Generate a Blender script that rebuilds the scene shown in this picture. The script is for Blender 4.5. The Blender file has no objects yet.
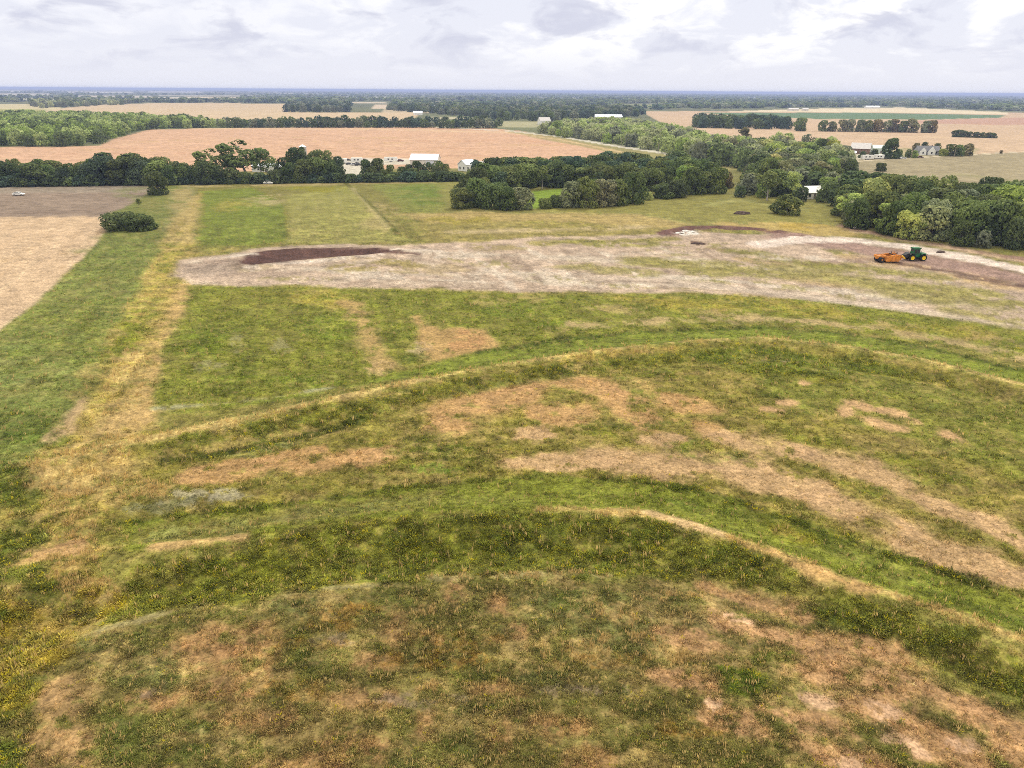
import bpy, math, random
import numpy as np
from mathutils import Vector, Matrix

scene = bpy.context.scene
COL = scene.collection
R = math.radians

# ------------------------------------------------------------------ camera
W, H = 1024, 768
FPX = 731.0                     # focal length in pixels at 1024 wide
CAM_H = 42.0
PITCH = math.atan(293.5 / FPX)
ROLL = math.atan(6.5 / 1024)
cam_data = bpy.data.cameras.new("camera")
cam_data.sensor_width = 36.0
cam_data.lens = 36.0 * FPX / W
cam_data.clip_start = 0.5
cam_data.clip_end = 200000
cam = bpy.data.objects.new("camera", cam_data)
COL.objects.link(cam)
_F = Vector((0, math.cos(PITCH), -math.sin(PITCH)))
_R0 = Vector((1, 0, 0)); _U0 = Vector((0, math.sin(PITCH), math.cos(PITCH)))
_R = _R0 * math.cos(ROLL) + _U0 * math.sin(ROLL)
_U = _U0 * math.cos(ROLL) - _R0 * math.sin(ROLL)
cam.matrix_world = Matrix(((_R.x, _U.x, -_F.x, 0), (_R.y, _U.y, -_F.y, 0),
                           (_R.z, _U.z, -_F.z, CAM_H), (0, 0, 0, 1)))
scene.camera = cam

# ------------------------------------------------------------------ light and exposure
SUN_EL, SUN_AZ = R(56), R(28)          # azimuth clockwise from +Y: the sun stands beyond the fields
world = bpy.data.worlds.new("World"); scene.world = world
world.use_nodes = True
wn, wl = world.node_tree.nodes, world.node_tree.links
wn.clear()
def N(nodes, t, **kw):
    n = nodes.new(t)
    for k, v in kw.items():
        setattr(n, k, v)
    return n
def lk(links, a, ao, b, bi):
    links.new(a.outputs[ao], b.inputs[bi])
def build_world():
    out = N(wn, 'ShaderNodeOutputWorld'); bg = N(wn, 'ShaderNodeBackground')
    bg.inputs['Strength'].default_value = 0.10
    sky = N(wn, 'ShaderNodeTexSky', sky_type='NISHITA', sun_disc=False)
    sky.sun_elevation = SUN_EL; sky.sun_rotation = SUN_AZ
    tc = N(wn, 'ShaderNodeTexCoord')
    sep = N(wn, 'ShaderNodeSeparateXYZ'); lk(wl, tc, 'Generated', sep, 0)
    # flatten the cloud field towards the horizon
    zc = N(wn, 'ShaderNodeMath', operation='MAXIMUM'); lk(wl, sep, 2, zc, 0); zc.inputs[1].default_value = 0.0
    zp = N(wn, 'ShaderNodeMath', operation='POWER'); lk(wl, zc, 0, zp, 0); zp.inputs[1].default_value = 0.62
    zm = N(wn, 'ShaderNodeMath', operation='MULTIPLY'); lk(wl, zp, 0, zm, 0); zm.inputs[1].default_value = 1.5
    com = N(wn, 'ShaderNodeCombineXYZ'); lk(wl, sep, 0, com, 0); lk(wl, sep, 1, com, 1); lk(wl, zm, 0, com, 2)
    def noise(scale, detail, rough, off, dist=0.0):
        mp = N(wn, 'ShaderNodeMapping'); mp.inputs['Location'].default_value = off
        lk(wl, com, 0, mp, 0)
        n = N(wn, 'ShaderNodeTexNoise'); n.inputs['Scale'].default_value = scale
        n.inputs['Detail'].default_value = detail; n.inputs['Roughness'].default_value = rough
        n.inputs['Distortion'].default_value = dist
        lk(wl, mp, 0, n, 'Vector'); return n
    def ramp(src, stops):
        r = N(wn, 'ShaderNodeValToRGB'); lk(wl, src, 0, r, 0)
        e = r.color_ramp.elements
        while len(e) < len(stops): e.new(0.5)
        for el, (p, c) in zip(e, stops):
            el.position = p; el.color = c if len(c) == 4 else (*c, 1)
        return r
    def mix(fac, a, b, blend='MIX'):
        m = N(wn, 'ShaderNodeMix', data_type='RGBA', blend_type=blend)
        if isinstance(fac, float): m.inputs[0].default_value = fac
        else: wl.new(fac, m.inputs[0])
        for i, s in ((6, a), (7, b)):
            if isinstance(s, tuple): m.inputs[i].default_value = (*s, 1)
            else: wl.new(s, m.inputs[i])
        return m.outputs[2]
    base = (7.55, 7.65, 8.5)
    white = (9.8, 9.75, 9.8)
    grey = (5.7, 5.85, 7.0)
    n1 = noise(9.0, 7, 0.56, (3.1, 0.4, 0.0), 0.3)
    f1 = ramp(n1, [(0.46, (0, 0, 0)), (0.56, (1, 1, 1))])
    n2 = noise(11.0, 7, 0.56, (7.7, 2.3, 1.33), 0.4)
    f2 = ramp(n2, [(0.52, (0, 0, 0)), (0.64, (1, 1, 1))])
    # clouds fade into an even pale veil at the horizon, and brighten upwards and to the right
    hz = N(wn, 'ShaderNodeMapRange'); lk(wl, sep, 2, hz, 0)
    hz.inputs[1].default_value = 0.010; hz.inputs[2].default_value = 0.06
    xr = N(wn, 'ShaderNodeMapRange'); lk(wl, sep, 0, xr, 0)
    xr.inputs[1].default_value = -0.35; xr.inputs[2].default_value = 0.25
    xr.inputs[3].default_value = 0.35; xr.inputs[4].default_value = 1.0
    a1 = N(wn, 'ShaderNodeMath', operation='MULTIPLY'); lk(wl, f1, 0, a1, 0); lk(wl, hz, 0, a1, 1)
    a1b = N(wn, 'ShaderNodeMath', operation='MULTIPLY'); lk(wl, a1, 0, a1b, 0); lk(wl, xr, 0, a1b, 1)
    a2 = N(wn, 'ShaderNodeMath', operation='MULTIPLY'); lk(wl, f2, 0, a2, 0); lk(wl, hz, 0, a2, 1)
    a2b = N(wn, 'ShaderNodeMath', operation='MULTIPLY'); lk(wl, a2, 0, a2b, 0); a2b.inputs[1].default_value = 0.8
    c = mix(0.06, base, sky.outputs[0])
    c = mix(a1b.outputs[0], c, white)
    c = mix(a2b.outputs[0], c, grey)
    # an overcast sky is brighter overhead
    zr = N(wn, 'ShaderNodeMapRange'); lk(wl, sep, 2, zr, 0)
    zr.inputs[1].default_value = 0.11; zr.inputs[2].default_value = 0.6
    zr.inputs[3].default_value = 0.0; zr.inputs[4].default_value = 1.0
    up = mix(zr.outputs[0], (1.0, 1.0, 1.0), (2.05, 1.9, 1.5))
    vm = N(wn, 'ShaderNodeVectorMath', operation='MULTIPLY'); wl.new(c, vm.inputs[0]); wl.new(up, vm.inputs[1])
    lk(wl, vm, 0, bg, 'Color'); lk(wl, bg, 0, out, 'Surface')
build_world()
sun_data = bpy.data.lights.new("sun", 'SUN')
sun_data.energy = 2.0; sun_data.angle = R(10); sun_data.color = (1.0, 0.95, 0.87)
sun = bpy.data.objects.new("sun", sun_data); COL.objects.link(sun)
_sd = Vector((math.sin(SUN_AZ) * math.cos(SUN_EL), math.cos(SUN_AZ) * math.cos(SUN_EL), math.sin(SUN_EL)))
sun.rotation_euler = _sd.to_track_quat('Z', 'Y').to_euler()
sun.location = (0, 0, 80)
vs = scene.view_settings
vs.view_transform = 'Standard'; vs.look = 'None'; vs.exposure = 0.19; vs.gamma = 1.0; vs.use_curve_mapping = False
scene.cycles.max_bounces = 6; scene.cycles.diffuse_bounces = 3
scene.cycles.volume_bounces = 0
scene.cycles.use_denoising = False
scene.cycles.filter_width = 0.9

# ------------------------------------------------------------------ pixel <-> world (ground plane z = 0)
def at(u, v, z=0.0):
    d = _F * FPX + _R * (u - W / 2) + _U * (H / 2 - v)
    t = (z - CAM_H) / d.z
    return Vector((d.x * t, d.y * t, z))
def atn(pts):
    return np.array([tuple(at(u, v))[:2] for u, v in pts])
def depth(p):
    return (p - Vector((0, 0, CAM_H))).dot(_F)
def height_px(u, v, vtop):
    """metres of a thing standing at pixel (u, v) whose top shows at vtop"""
    p = at(u, v)
    hh = 1.0
    lo, hi = 0.0, 60.0
    for _ in range(40):
        hh = (lo + hi) / 2
        q = p + Vector((0, 0, hh)) - Vector((0, 0, CAM_H))
        vv = H / 2 - FPX * q.dot(_U) / q.dot(_F)
        if vv > vtop: lo = hh
        else: hi = hh
    return hh
def px_m(u, v):
    """pixels per metre at a ground pixel"""
    return FPX / depth(at(u, v))

# ------------------------------------------------------------------ numpy noise
def _hash(xi, yi, seed):
    n = ((xi & 0xffffff) * 374761 + (yi & 0xffffff) * 668265 + seed * 144269) & 0xffffffff
    n = ((n ^ (n >> 13)) * 127412617) & 0xffffffff
    n = ((n ^ (n >> 15)) * 97531357) & 0xffffffff
    return ((n ^ (n >> 16)) & 0xffffff) / float(0xffffff)
def vnoise(x, y, seed=0):
    xf = np.floor(x); yf = np.floor(y)
    xi = xf.astype(np.int64); yi = yf.astype(np.int64)
    a = x - xf; b = y - yf
    a = a * a * (3 - 2 * a); b = b * b * (3 - 2 * b)
    h00 = _hash(xi, yi, seed); h10 = _hash(xi + 1, yi, seed)
    h01 = _hash(xi, yi + 1, seed); h11 = _hash(xi + 1, yi + 1, seed)
    return (h00 * (1 - a) + h10 * a) * (1 - b) + (h01 * (1 - a) + h11 * a) * b
def fbm(x, y, octv=4, seed=0, rough=0.55):
    s = 0.0; amp = 1.0; tot = 0.0
    for o in range(octv):
        s = s + amp * vnoise(x * 2 ** o + 13.7 * o, y * 2 ** o - 7.1 * o, seed + o)
        tot += amp; amp *= rough
    return s / tot
def sstep(a, b, x):
    t = np.clip((x - a) / (b - a), 0, 1)
    return t * t * (3 - 2 * t)
def lin(c):
    c = np.asarray(c, float) / 255.0
    return np.where(c <= 0.04045, c / 12.92, ((c + 0.055) / 1.055) ** 2.4)

def seg_dist(X, Y, pts, closed):
    """distance to a polyline, and for closed ones whether inside; also the position along (0..1) for open ones"""
    d2 = np.full(X.shape, 1e30); side = np.zeros(X.shape); para = np.zeros(X.shape)
    inside = np.zeros(X.shape, bool)
    n = len(pts); m = n if closed else n - 1
    for i in range(m):
        ax, ay = pts[i]; bx, by = pts[(i + 1) % n]
        ex, ey = bx - ax, by - ay; L2 = ex * ex + ey * ey + 1e-12
        t = np.clip(((X - ax) * ex + (Y - ay) * ey) / L2, 0, 1)
        dx = X - ax - t * ex; dy = Y - ay - t * ey
        q = dx * dx + dy * dy
        w = q < d2
        d2 = np.where(w, q, d2)
        if not closed:
            side = np.where(w, np.sign(ex * (Y - ay) - ey * (X - ax)), side)
            para = np.where(w, (i + t) / m, para)
        if closed:
            c = ((ay > Y) != (by > Y))
            with np.errstate(divide='ignore', invalid='ignore'):
                xx = ax + (Y - ay) * ex / (ey if abs(ey) > 1e-12 else 1e-12)
            inside ^= c & (X < xx)
    d = np.sqrt(d2)
    if closed: return np.where(inside, d, -d), None
    return d * np.where(side == 0, 1, side), para

# ------------------------------------------------------------------ the land: what grows or lies where (world coordinates)
LAYERS = []
def _meta(P):
    c = P.mean(0); return float(np.hypot(*c))
def FIELD(px, col, a=1.0, soft=None, warp=None, veg=0.0, brk=None, nsc=None, bsc=None, mott=0.10, kind=0):
    P = atn(px); d = _meta(P)
    LAYERS.append(dict(t='f', P=P, col=lin(col), a=a, soft=soft if soft else 0.004 * d, warp=0.010 * d if warp is None else warp,
                       veg=veg, brk=brk, nsc=nsc or 0.05 * d, bsc=bsc or 0.03 * d, mott=mott, kind=kind))
def LINE(px, hw, col, a=1.0, soft=None, warp=None, veg=0.0, brk=None, nsc=None, bsc=None, mott=0.10, kind=0):
    P = atn(px); d = _meta(P)
    LAYERS.append(dict(t='l', P=P, hw=hw, col=lin(col), a=a, soft=soft if soft else 0.004 * d, warp=0.008 * d if warp is None else warp,
                       veg=veg, brk=brk, nsc=nsc or 0.04 * d, bsc=bsc or 0.03 * d, mott=mott, kind=kind))
def BLOB(u, v, ru, rv, col, a=0.9, rot=0.0, veg=0.0, brk=0.35, soft=0.35, bsc=None, mott=0.12, kind=0):
    """an uneven patch about pixel (u, v)"""
    ang = np.linspace(0, 2 * np.pi, 14, endpoint=False)
    cr, sr = math.cos(R(rot)), math.sin(R(rot))
    px = [(u + ru * math.cos(t) * cr - rv * math.sin(t) * sr, v + ru * math.cos(t) * sr + rv * math.sin(t) * cr) for t in ang]
    P = atn(px); d = _meta(P); ext = min(np.ptp(P[:, 0]), np.ptp(P[:, 1]))
    LAYERS.append(dict(t='f', P=P, col=lin(col), a=a, soft=soft * ext * 0.5, warp=ext * 0.35, veg=veg, brk=brk,
                       nsc=max(ext * 0.55, 0.02 * d), bsc=bsc or max(1.0, min(ext * 0.35, 0.03 * d)), mott=mott, kind=kind))
# --- far plain: farmland and woods beyond the two big stubble fields
FAR = (112, 122, 92)
TAN_A = (222, 180, 152); TAN_B = (220, 194, 162); TAN_C = (216, 186, 158)
FIELD([(-300, 150), (1400, 175), (1400, 99), (-300, 90.5)], FAR, soft=30, warp=0, mott=.2)
for (u0, u1, v0, v1, c) in [
    (-40, 22, 90.6, 91.6, (216, 212, 205)), (68, 130, 91.2, 92.6, (222, 216, 205)), (40, 62, 89.6, 90.3, (205, 205, 205)),
    (150, 200, 91.4, 92.3, (212, 205, 196)), (-20, 50, 93.4, 95.2, (206, 198, 186)), (78, 150, 95.6, 97.2, (214, 200, 184)),
    (20, 60, 98.5, 100, (190, 185, 165)), (160, 260, 95, 96, (196, 190, 175)), (120, 180, 99.2, 100.6, (222, 205, 180)),
    (-60, 60, 104, 112, (214, 200, 160)), (-60, 45, 109, 116, (176, 180, 120)), (185, 240, 96.5, 100, (224, 206, 180)),
    (150, 190, 97, 98.4, (226, 214, 196)), (205, 245, 100.5, 102.4, (214, 194, 166)),
    (352, 385, 101.8, 103.2, (224, 206, 184)), (375, 392, 104.5, 108.5, (224, 202, 180)), (425, 515, 101.6, 103.8, (226, 206, 182)),
    (505, 610, 106, 109.6, (224, 198, 168)), (430, 470, 117, 119, (200, 190, 160)), (440, 540, 121, 127, (184, 178, 140)),
    (610, 660, 104, 107.5, (150, 160, 110)), (540, 600, 97, 97.8, (190, 190, 190)), (700, 760, 97, 97.6, (196, 196, 200)),
    (860, 905, 97.2, 98.0, (206, 204, 204)), (330, 400, 96.5, 97.4, (196, 192, 186)), (270, 330, 93, 93.8, (196, 194, 190)),
    (620, 680, 111.5, 113.5, (190, 175, 140)), (385, 430, 108, 113, (206, 186, 156)),
]:
    FIELD([(u0, v0), (u1, v0 + .3), (u1 + 3, v1 + .3), (u0 - 4, v1)], c, warp=0, soft=3, mott=.08)
FIELD([(36, 113), (70, 107), (115, 103.6), (210, 103), (330, 104.5), (290, 112), (350, 112.5), (420, 112.5), (415, 118), (395, 121), (300, 123), (200, 123), (110, 121), (60, 116)], TAN_B, warp=2, soft=3, mott=.06)
# right: stripes of crop and stubble
FIELD([(640, 111), (1100, 113), (1100, 126), (1100, 160), (1000, 154), (930, 156), (850, 150), (760, 146), (660, 122)], TAN_C, warp=2, soft=3, mott=.06)
FIELD([(820, 108.5), (900, 107.5), (1008, 112.3), (1008, 114.6), (880, 112.6), (720, 111.4)], (238, 220, 190), warp=1, soft=3, mott=.04)
FIELD([(700, 112.6), (880, 112.8), (1006, 115.2), (1000, 117.6), (930, 119.6), (820, 119), (745, 116.5)], (104, 138, 104), warp=1, soft=3, mott=.06)
FIELD([(930, 120), (1000, 117.8), (1100, 118), (1100, 126), (980, 124.5), (890, 123)], (206, 164, 144), warp=2, soft=4, mott=.06)
LINE([(640, 128), (820, 134), (930, 137.3), (1030, 140)], 3, (238, 212, 176), .6, warp=3, soft=6)
# the wide peach stubble field
FIELD([(-120, 148), (0, 147), (100, 146), (113, 139), (150, 129.5), (250, 127.5), (400, 127), (490, 128), (520, 131), (560, 138), (612, 149), (640, 156), (560, 164), (470, 168), (200, 172), (-120, 170)], TAN_A, warp=2, soft=2, mott=.07)
LINE([(200, 128.5), (400, 129.5), (520, 133)], 14, (232, 200, 164), .75, warp=10, soft=12, brk=.35)
LINE([(430, 141), (520, 140), (580, 146)], 8, (206, 154, 118), .5, warp=8, soft=10, brk=.4)
LINE([(275, 145), (310, 147), (340, 149)], 1.2, (176, 140, 92), .7, warp=2, soft=2, brk=.4)
LINE([(355, 148), (380, 151), (405, 153)], 1.4, (166, 134, 88), .7, warp=2, soft=2, brk=.4)
LINE([(100, 150), (300, 144), (520, 150)], 2, (210, 160, 120), .5, warp=6, soft=5, brk=.45)
for k in range(14):
    v0 = 131 + k * 2.3; LINE([(0 + 40 * (k % 3), v0 + 8 * (k < 4)), (250, v0 + 2 * math.sin(k)), (560, v0 + 3)], 1.2 + (k % 3), ((236, 200, 164), (200, 154, 124), (210, 176, 128))[k % 3], .7, warp=4, soft=4, brk=.42)
# paved road with a dry verge, running away to the west
FIELD([(500, 130), (560, 136), (640, 150), (700, 160), (745, 168), (700, 176), (660, 170), (600, 150), (540, 139)], (172, 160, 104), .8, warp=2, soft=3)
LINE([(440, 127.5), (505, 130.5), (560, 136.5), (610, 145), (650, 151), (700, 158.5), (745, 166.5), (780, 172)], 5.0, (226, 218, 204), warp=.3, soft=.5, mott=.05)
LINE([(505, 132.3), (560, 139.6), (606, 149), (640, 155)], 2.2, (226, 196, 150), .8, warp=1, soft=1)
# fallow field at the right and its gravel lane
FIELD([(845, 158), (1100, 150), (1100, 210), (985, 215), (900, 200), (850, 175)], (172, 158, 128), warp=2, soft=3, mott=.12)
LINE([(960, 175), (1100, 190)], 6, (160, 156, 104), .5, warp=5, soft=6)
LINE([(820, 164), (850, 161.5), (900, 158.5), (960, 155), (1100, 148.5)], 2.5, (222, 206, 182), warp=.4, soft=.7, mott=.05)
FIELD([(838, 152), (905, 148), (980, 148), (975, 154), (900, 157.5), (842, 160.5)], (180, 170, 130), .8, warp=2, soft=3)
FIELD([(855, 154.5), (888, 152.5), (890, 158), (857, 160)], (226, 216, 200), .9, warp=1, soft=1)

# --- the near property: base of dry grass
FIELD([(-700, 186), (190, 184), (460, 180), (760, 186), (860, 214), (960, 247), (1300, 270), (2600, 1400), (-1600, 1400)], (142, 136, 70), soft=3, warp=1, veg=.55, mott=.16)
FIELD([(338, 160), (368, 158), (412, 159), (413, 164), (374, 165.5), (364, 178), (338, 178)], (222, 214, 202), .95, soft=2, warp=3, mott=.12)     # gravel yard
# fallow purple-grey field, stubble field, green meadow strip on the west
FIELD([(-700, 187), (150, 185.5), (152, 190), (142, 200), (130, 210), (106, 217), (-700, 222)], (158, 138, 124), soft=1.5, warp=2, mott=.14)
FIELD([(-200, 187), (150, 186), (148, 192), (-200, 195)], (166, 154, 140), .6, soft=3, warp=3)
BLOB(136, 194, 22, 8, (142, 140, 98), .8, veg=.2)
LINE([(-100, 214), (60, 212), (110, 208)], 4, (138, 118, 106), .6, soft=4, warp=3, brk=.4)
FIELD([(100, 217), (118, 210), (165, 186), (195, 186), (196, 200), (170, 226), (152, 270), (126, 310), (106, 350), (86, 402), (52, 440), (18, 486), (-400, 620), (-600, 480), (0, 330), (62, 276), (96, 244)], (122, 136, 74), soft=1.2, warp=2.0, veg=.7, mott=.16)
FIELD([(-700, 220), (104, 216.5), (112, 224), (97, 244), (62, 277), (30, 306), (0, 332), (-100, 404), (-700, 700)], (216, 186, 156), soft=.8, warp=.8, mott=.07)
LINE([(108, 226), (80, 250), (62, 268)], .5, (170, 140, 104), .7, soft=.6, warp=1.5, brk=.4)
LINE([(66, 252), (30, 268), (-20, 290)], .5, (190, 158, 120), .6, soft=.6, warp=2, brk=.45)
LINE([(80, 232), (40, 244), (0, 262)], .6, (200, 168, 130), .5, soft=.8, warp=2, brk=.45)
for k in range(12):
    t = k / 12; LINE([(104 - 140 * t, 217), (60 - 240 * t, 275), (-5 - 330 * t, 334)], .35, ((234, 206, 174), (196, 164, 130))[k % 2], .5, soft=.5, warp=.5, brk=.4)
BLOB(10, 385, 40, 34, (126, 144, 88), .55, veg=.7, brk=.4)
BLOB(60, 330, 40, 30, (130, 142, 62), .6, veg=.7, brk=.45)
BLOB(120, 250, 26, 22, (126, 146, 72), .6, veg=.6, brk=.4)
BLOB(20, 450, 44, 30, (98, 124, 52), .7, veg=.9, brk=.4)
LINE([(150, 198), (160, 215), (140, 235)], 4, (150, 150, 92), .6, soft=3, warp=3, brk=.4, veg=.5)
LINE([(0, 340), (40, 336), (80, 341), (120, 342), (170, 334)], .5, (88, 104, 44), .6, soft=.6, warp=1.0, brk=.35, veg=.8)
# weedy boundary strip with dead grass and bare earth
STRIP = [(170, 226), (196, 196), (205, 190), (192, 232), (196, 270), (182, 310), (166, 352), (150, 402), (168, 440), (120, 500), (110, 560), (84, 620), (60, 700), (-20, 790), (-300, 900), (-200, 640), (0, 520), (20, 486), (54, 440), (86, 402), (106, 350), (126, 310), (152, 268)]
FIELD(STRIP, (182, 162, 88), .92, soft=1.5, warp=2.5, veg=.75, mott=.2)
LINE([(182, 190), (186, 215), (180, 240)], 5, (196, 172, 118), .75, soft=3, warp=3, brk=.35, veg=.25)
LINE([(190, 286), (176, 322), (162, 365), (146, 398), (118, 432)], 2.4, (202, 168, 114), .85, soft=1.4, warp=2, brk=.3, veg=.2)
LINE([(132, 352), (126, 390), (112, 420), (90, 450)], 2.4, (188, 164, 108), .75, soft=1.5, warp=2, brk=.35, veg=.8, kind=1)
LINE([(148, 300), (134, 330), (122, 352)], 2.5, (126, 144, 48), .85, soft=1.5, warp=2, brk=.3, veg=.8)
LINE([(160, 262), (150, 290), (140, 315)], 2.0, (186, 164, 92), .7, soft=1.5, warp=2, brk=.35, veg=.7, kind=1)
LINE([(176, 236), (172, 262), (162, 285)], 3, (150, 148, 62), .6, soft=2, warp=2, brk=.4, veg=.8)
LINE([(84, 398), (70, 420), (52, 438)], 1.1, (198, 168, 128), .9, soft=.7, warp=1.2, brk=.25)
LINE([(102, 350), (84, 395)], 1.2, (160, 146, 78), .7, soft=1, warp=1.5, brk=.4, veg=.5)
BLOB(130, 422, 32, 9, (200, 168, 116), .85, rot=-10)
BLOB(88, 462, 50, 18, (192, 166, 108), .8, rot=-10, veg=.9, kind=1)
BLOB(60, 440, 10, 8, (100, 118, 44), .8, veg=1)
BLOB(30, 486, 26, 14, (200, 162, 122), .8, rot=-12)
for (u, v, a, b, r) in ((40, 600, 40, 14, -20), (70, 575, 30, 10, -15), (20, 640, 40, 16, -20), (0, 690, 40, 18, -20), (50, 660, 30, 10, -20), (60, 500, 16, 40, 15), (110, 470, 40, 10, -10), (78, 540, 14, 26, 10), (-20, 740, 40, 18, -20)):
    BLOB(u, v, a, b, (206, 176, 104), .8, rot=r, veg=.8, brk=.42, kind=1)
# mown plots
FIELD([(203, 191), (250, 188), (286, 204), (291, 240), (240, 246), (198, 247)], (124, 142, 58), soft=1.5, warp=2.5, veg=.5, brk=.12, mott=.16)
FIELD([(284, 196), (350, 186), (372, 205), (405, 240), (330, 244), (292, 242)], (162, 158, 88), .9, soft=2, warp=2.5, veg=.4, mott=.16)
FIELD([(372, 184), (462, 182), (448, 212), (405, 218)], (136, 148, 78), .9, soft=2, warp=3, veg=.4)
BLOB(424, 196, 30, 12, (116, 142, 58), .9, veg=.5)
BLOB(320, 189, 26, 5, (150, 152, 56), .9, veg=.5)
BLOB(270, 200, 22, 6, (184, 168, 122), .8)
BLOB(230, 205, 16, 6, (164, 160, 84), .7)
BLOB(380, 218, 16, 14, (186, 166, 116), .6, rot=35)
LINE([(188, 186.5), (300, 184.5), (462, 181.5)], 3.5, (190, 170, 122), .8, soft=3, warp=3, brk=.35)
LINE([(345, 183), (360, 195), (380, 214), (400, 236)], 1.0, (104, 108, 48), .9, soft=.8, warp=.8, veg=.8)
LINE([(352, 188), (368, 206), (388, 228)], .8, (196, 180, 128), .6, soft=1, warp=1)
for k, (x0, x1) in enumerate(((300, 292), (318, 314), (338, 338), (362, 366))):
    LINE([(x0, 200), (x1, 240)], 1.2, (184, 172, 112), .45, soft=1.5, warp=2, brk=.45, veg=.3)
# pasture by the copse and the band of dry grass south of it
FIELD([(440, 182), (560, 176), (740, 184), (850, 212), (860, 226), (780, 236), (690, 224), (560, 214), (440, 212)], (150, 152, 88), .9, soft=3, warp=4, veg=.4, mott=.14)
FIELD([(532, 191), (566, 188), (572, 200), (552, 207), (524, 209)], (136, 168, 62), soft=1, warp=1, veg=.4, mott=.08)
LINE([(690, 200), (760, 199), (790, 206)], 1.3, (126, 124, 72), .7, soft=1.5, warp=2, brk=.35, veg=.5)
LINE([(700, 206), (740, 200), (820, 212)], 2.5, (178, 168, 104), .6, soft=2, warp=3, brk=.4)
BLOB(742, 190, 6, 7, (190, 176, 124), .8)
FIELD([(400, 214), (470, 211), (560, 213), (640, 213), (690, 224), (668, 232), (560, 228), (430, 222)], (192, 168, 112), .9, soft=3, warp=4, veg=.25, brk=.2)
FIELD([(420, 224), (520, 220), (668, 228), (668, 240), (560, 240), (420, 246)], (164, 150, 88), .9, soft=3, warp=4, veg=.4, brk=.15)
BLOB(460, 219, 32, 4, (166, 152, 64), .8, veg=.5)
BLOB(560, 224, 40, 4, (158, 150, 70), .8, veg=.5)
LINE([(455, 232), (540, 230), (640, 227)], 3.0, (202, 180, 142), .8, soft=2.5, warp=3, brk=.3)
FIELD([(700, 222), (780, 222), (850, 226), (860, 236), (800, 237), (740, 230)], (198, 172, 110), .9, soft=2, warp=3, veg=.25, brk=.2)
BLOB(800, 226, 26, 4, (194, 166, 76), .8, veg=.4)
# broad scraped band of pale earth
DIRT = (200, 176, 160)
FIELD([(176, 270), (184, 260), (230, 254), (262, 247), (330, 244), (400, 245), (500, 240), (570, 236), (700, 231), (790, 236), (860, 244), (1024, 276), (1300, 330), (1300, 380), (1024, 330), (900, 308), (800, 298), (700, 292), (600, 293), (500, 291), (380, 288), (280, 286), (200, 284), (180, 277)], DIRT, .95, soft=1.6, warp=3.4, mott=.24)
FIELD([(186, 265), (260, 256), (300, 262), (290, 276), (210, 279)], (170, 148, 134), .7, soft=2, warp=3, brk=.3)
for (a, b) in (((200, 262), (250, 270)), ((300, 270), (640, 284)), ((420, 252), (640, 262)), ((480, 272), (760, 290)), ((560, 256), (690, 254)), ((640, 280), (860, 304))):
    LINE([a, ((a[0] + b[0]) / 2, (a[1] + b[1]) / 2 - 1), b], 2.2, (216, 200, 184), .7, soft=2, warp=3, brk=.35)
for (a, b) in (((390, 258), (470, 268)), ((500, 248), (560, 262)), ((340, 284), (480, 276)), ((560, 266), (600, 282)), ((640, 244), (720, 250))):
    LINE([a, b], 1.4, (160, 138, 122), .6, soft=1.5, warp=2, brk=.4)
for i in range(9):
    u0 = 420 + i * 34
    LINE([(u0, 246), (u0 + 36, 266), (u0 + 60, 288)], .8, ((160, 138, 122), (222, 206, 192))[i % 2], .75, soft=.8, warp=1.5, brk=.35)
for (u, v, a, b) in ((205, 283, 24, 2.5), (260, 268, 40, 4), (350, 262, 60, 3.5), (350, 281, 70, 4), (440, 284, 60, 3), (420, 262, 40, 5)):
    BLOB(u, v, a, b, (216, 196, 178), .7, brk=.4)
BLOB(352, 268, 26, 5, (164, 148, 92), .85, veg=.3)
BLOB(398, 264, 24, 5, (158, 142, 82), .85, veg=.3)
BLOB(330, 258, 40, 3, (196, 172, 122), .7)
BLOB(250, 268, 22, 4, (158, 140, 106), .6)
BLOB(445, 270, 30, 5, (180, 160, 120), .6)
LINE([(540, 243), (640, 240), (672, 238)], 3.5, (158, 148, 78), .85, soft=2, warp=3, veg=.45, brk=.25)
BLOB(496, 247, 30, 3, (166, 150, 92), .7, veg=.3)
BLOB(612, 243, 50, 4, (152, 146, 72), .85, veg=.5)
for (u, v, a, b) in ((655, 262, 34, 5), (700, 268, 46, 6), (760, 274, 40, 5), (745, 252, 40, 3), (840, 252, 16, 3), (850, 268, 60, 5), (880, 284, 60, 5), (960, 292, 50, 5), (1000, 304, 40, 4), (700, 280, 30, 3), (790, 262, 50, 4), (920, 276, 40, 3)):
    BLOB(u, v, a, b, (148, 142, 72), .85, rot=5, veg=.4, brk=.28)
for (u, v, a, b) in ((880, 262, 50, 5), (940, 270, 50, 5), (1000, 284, 40, 5), (760, 262, 30, 3), (820, 282, 40, 4), (960, 280, 40, 3)):
    BLOB(u, v, a, b, (206, 176, 132), .7, rot=6, brk=.35)
LINE([(600, 278), (700, 284), (800, 297), (900, 309), (1024, 326), (1200, 350)], 2.4, (208, 188, 172), .9, soft=1.5, warp=2, brk=.2)
LINE([(640, 276), (720, 280), (820, 292)], 1.5, (222, 206, 192), .8, soft=1.2, warp=2, brk=.3)
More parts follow.
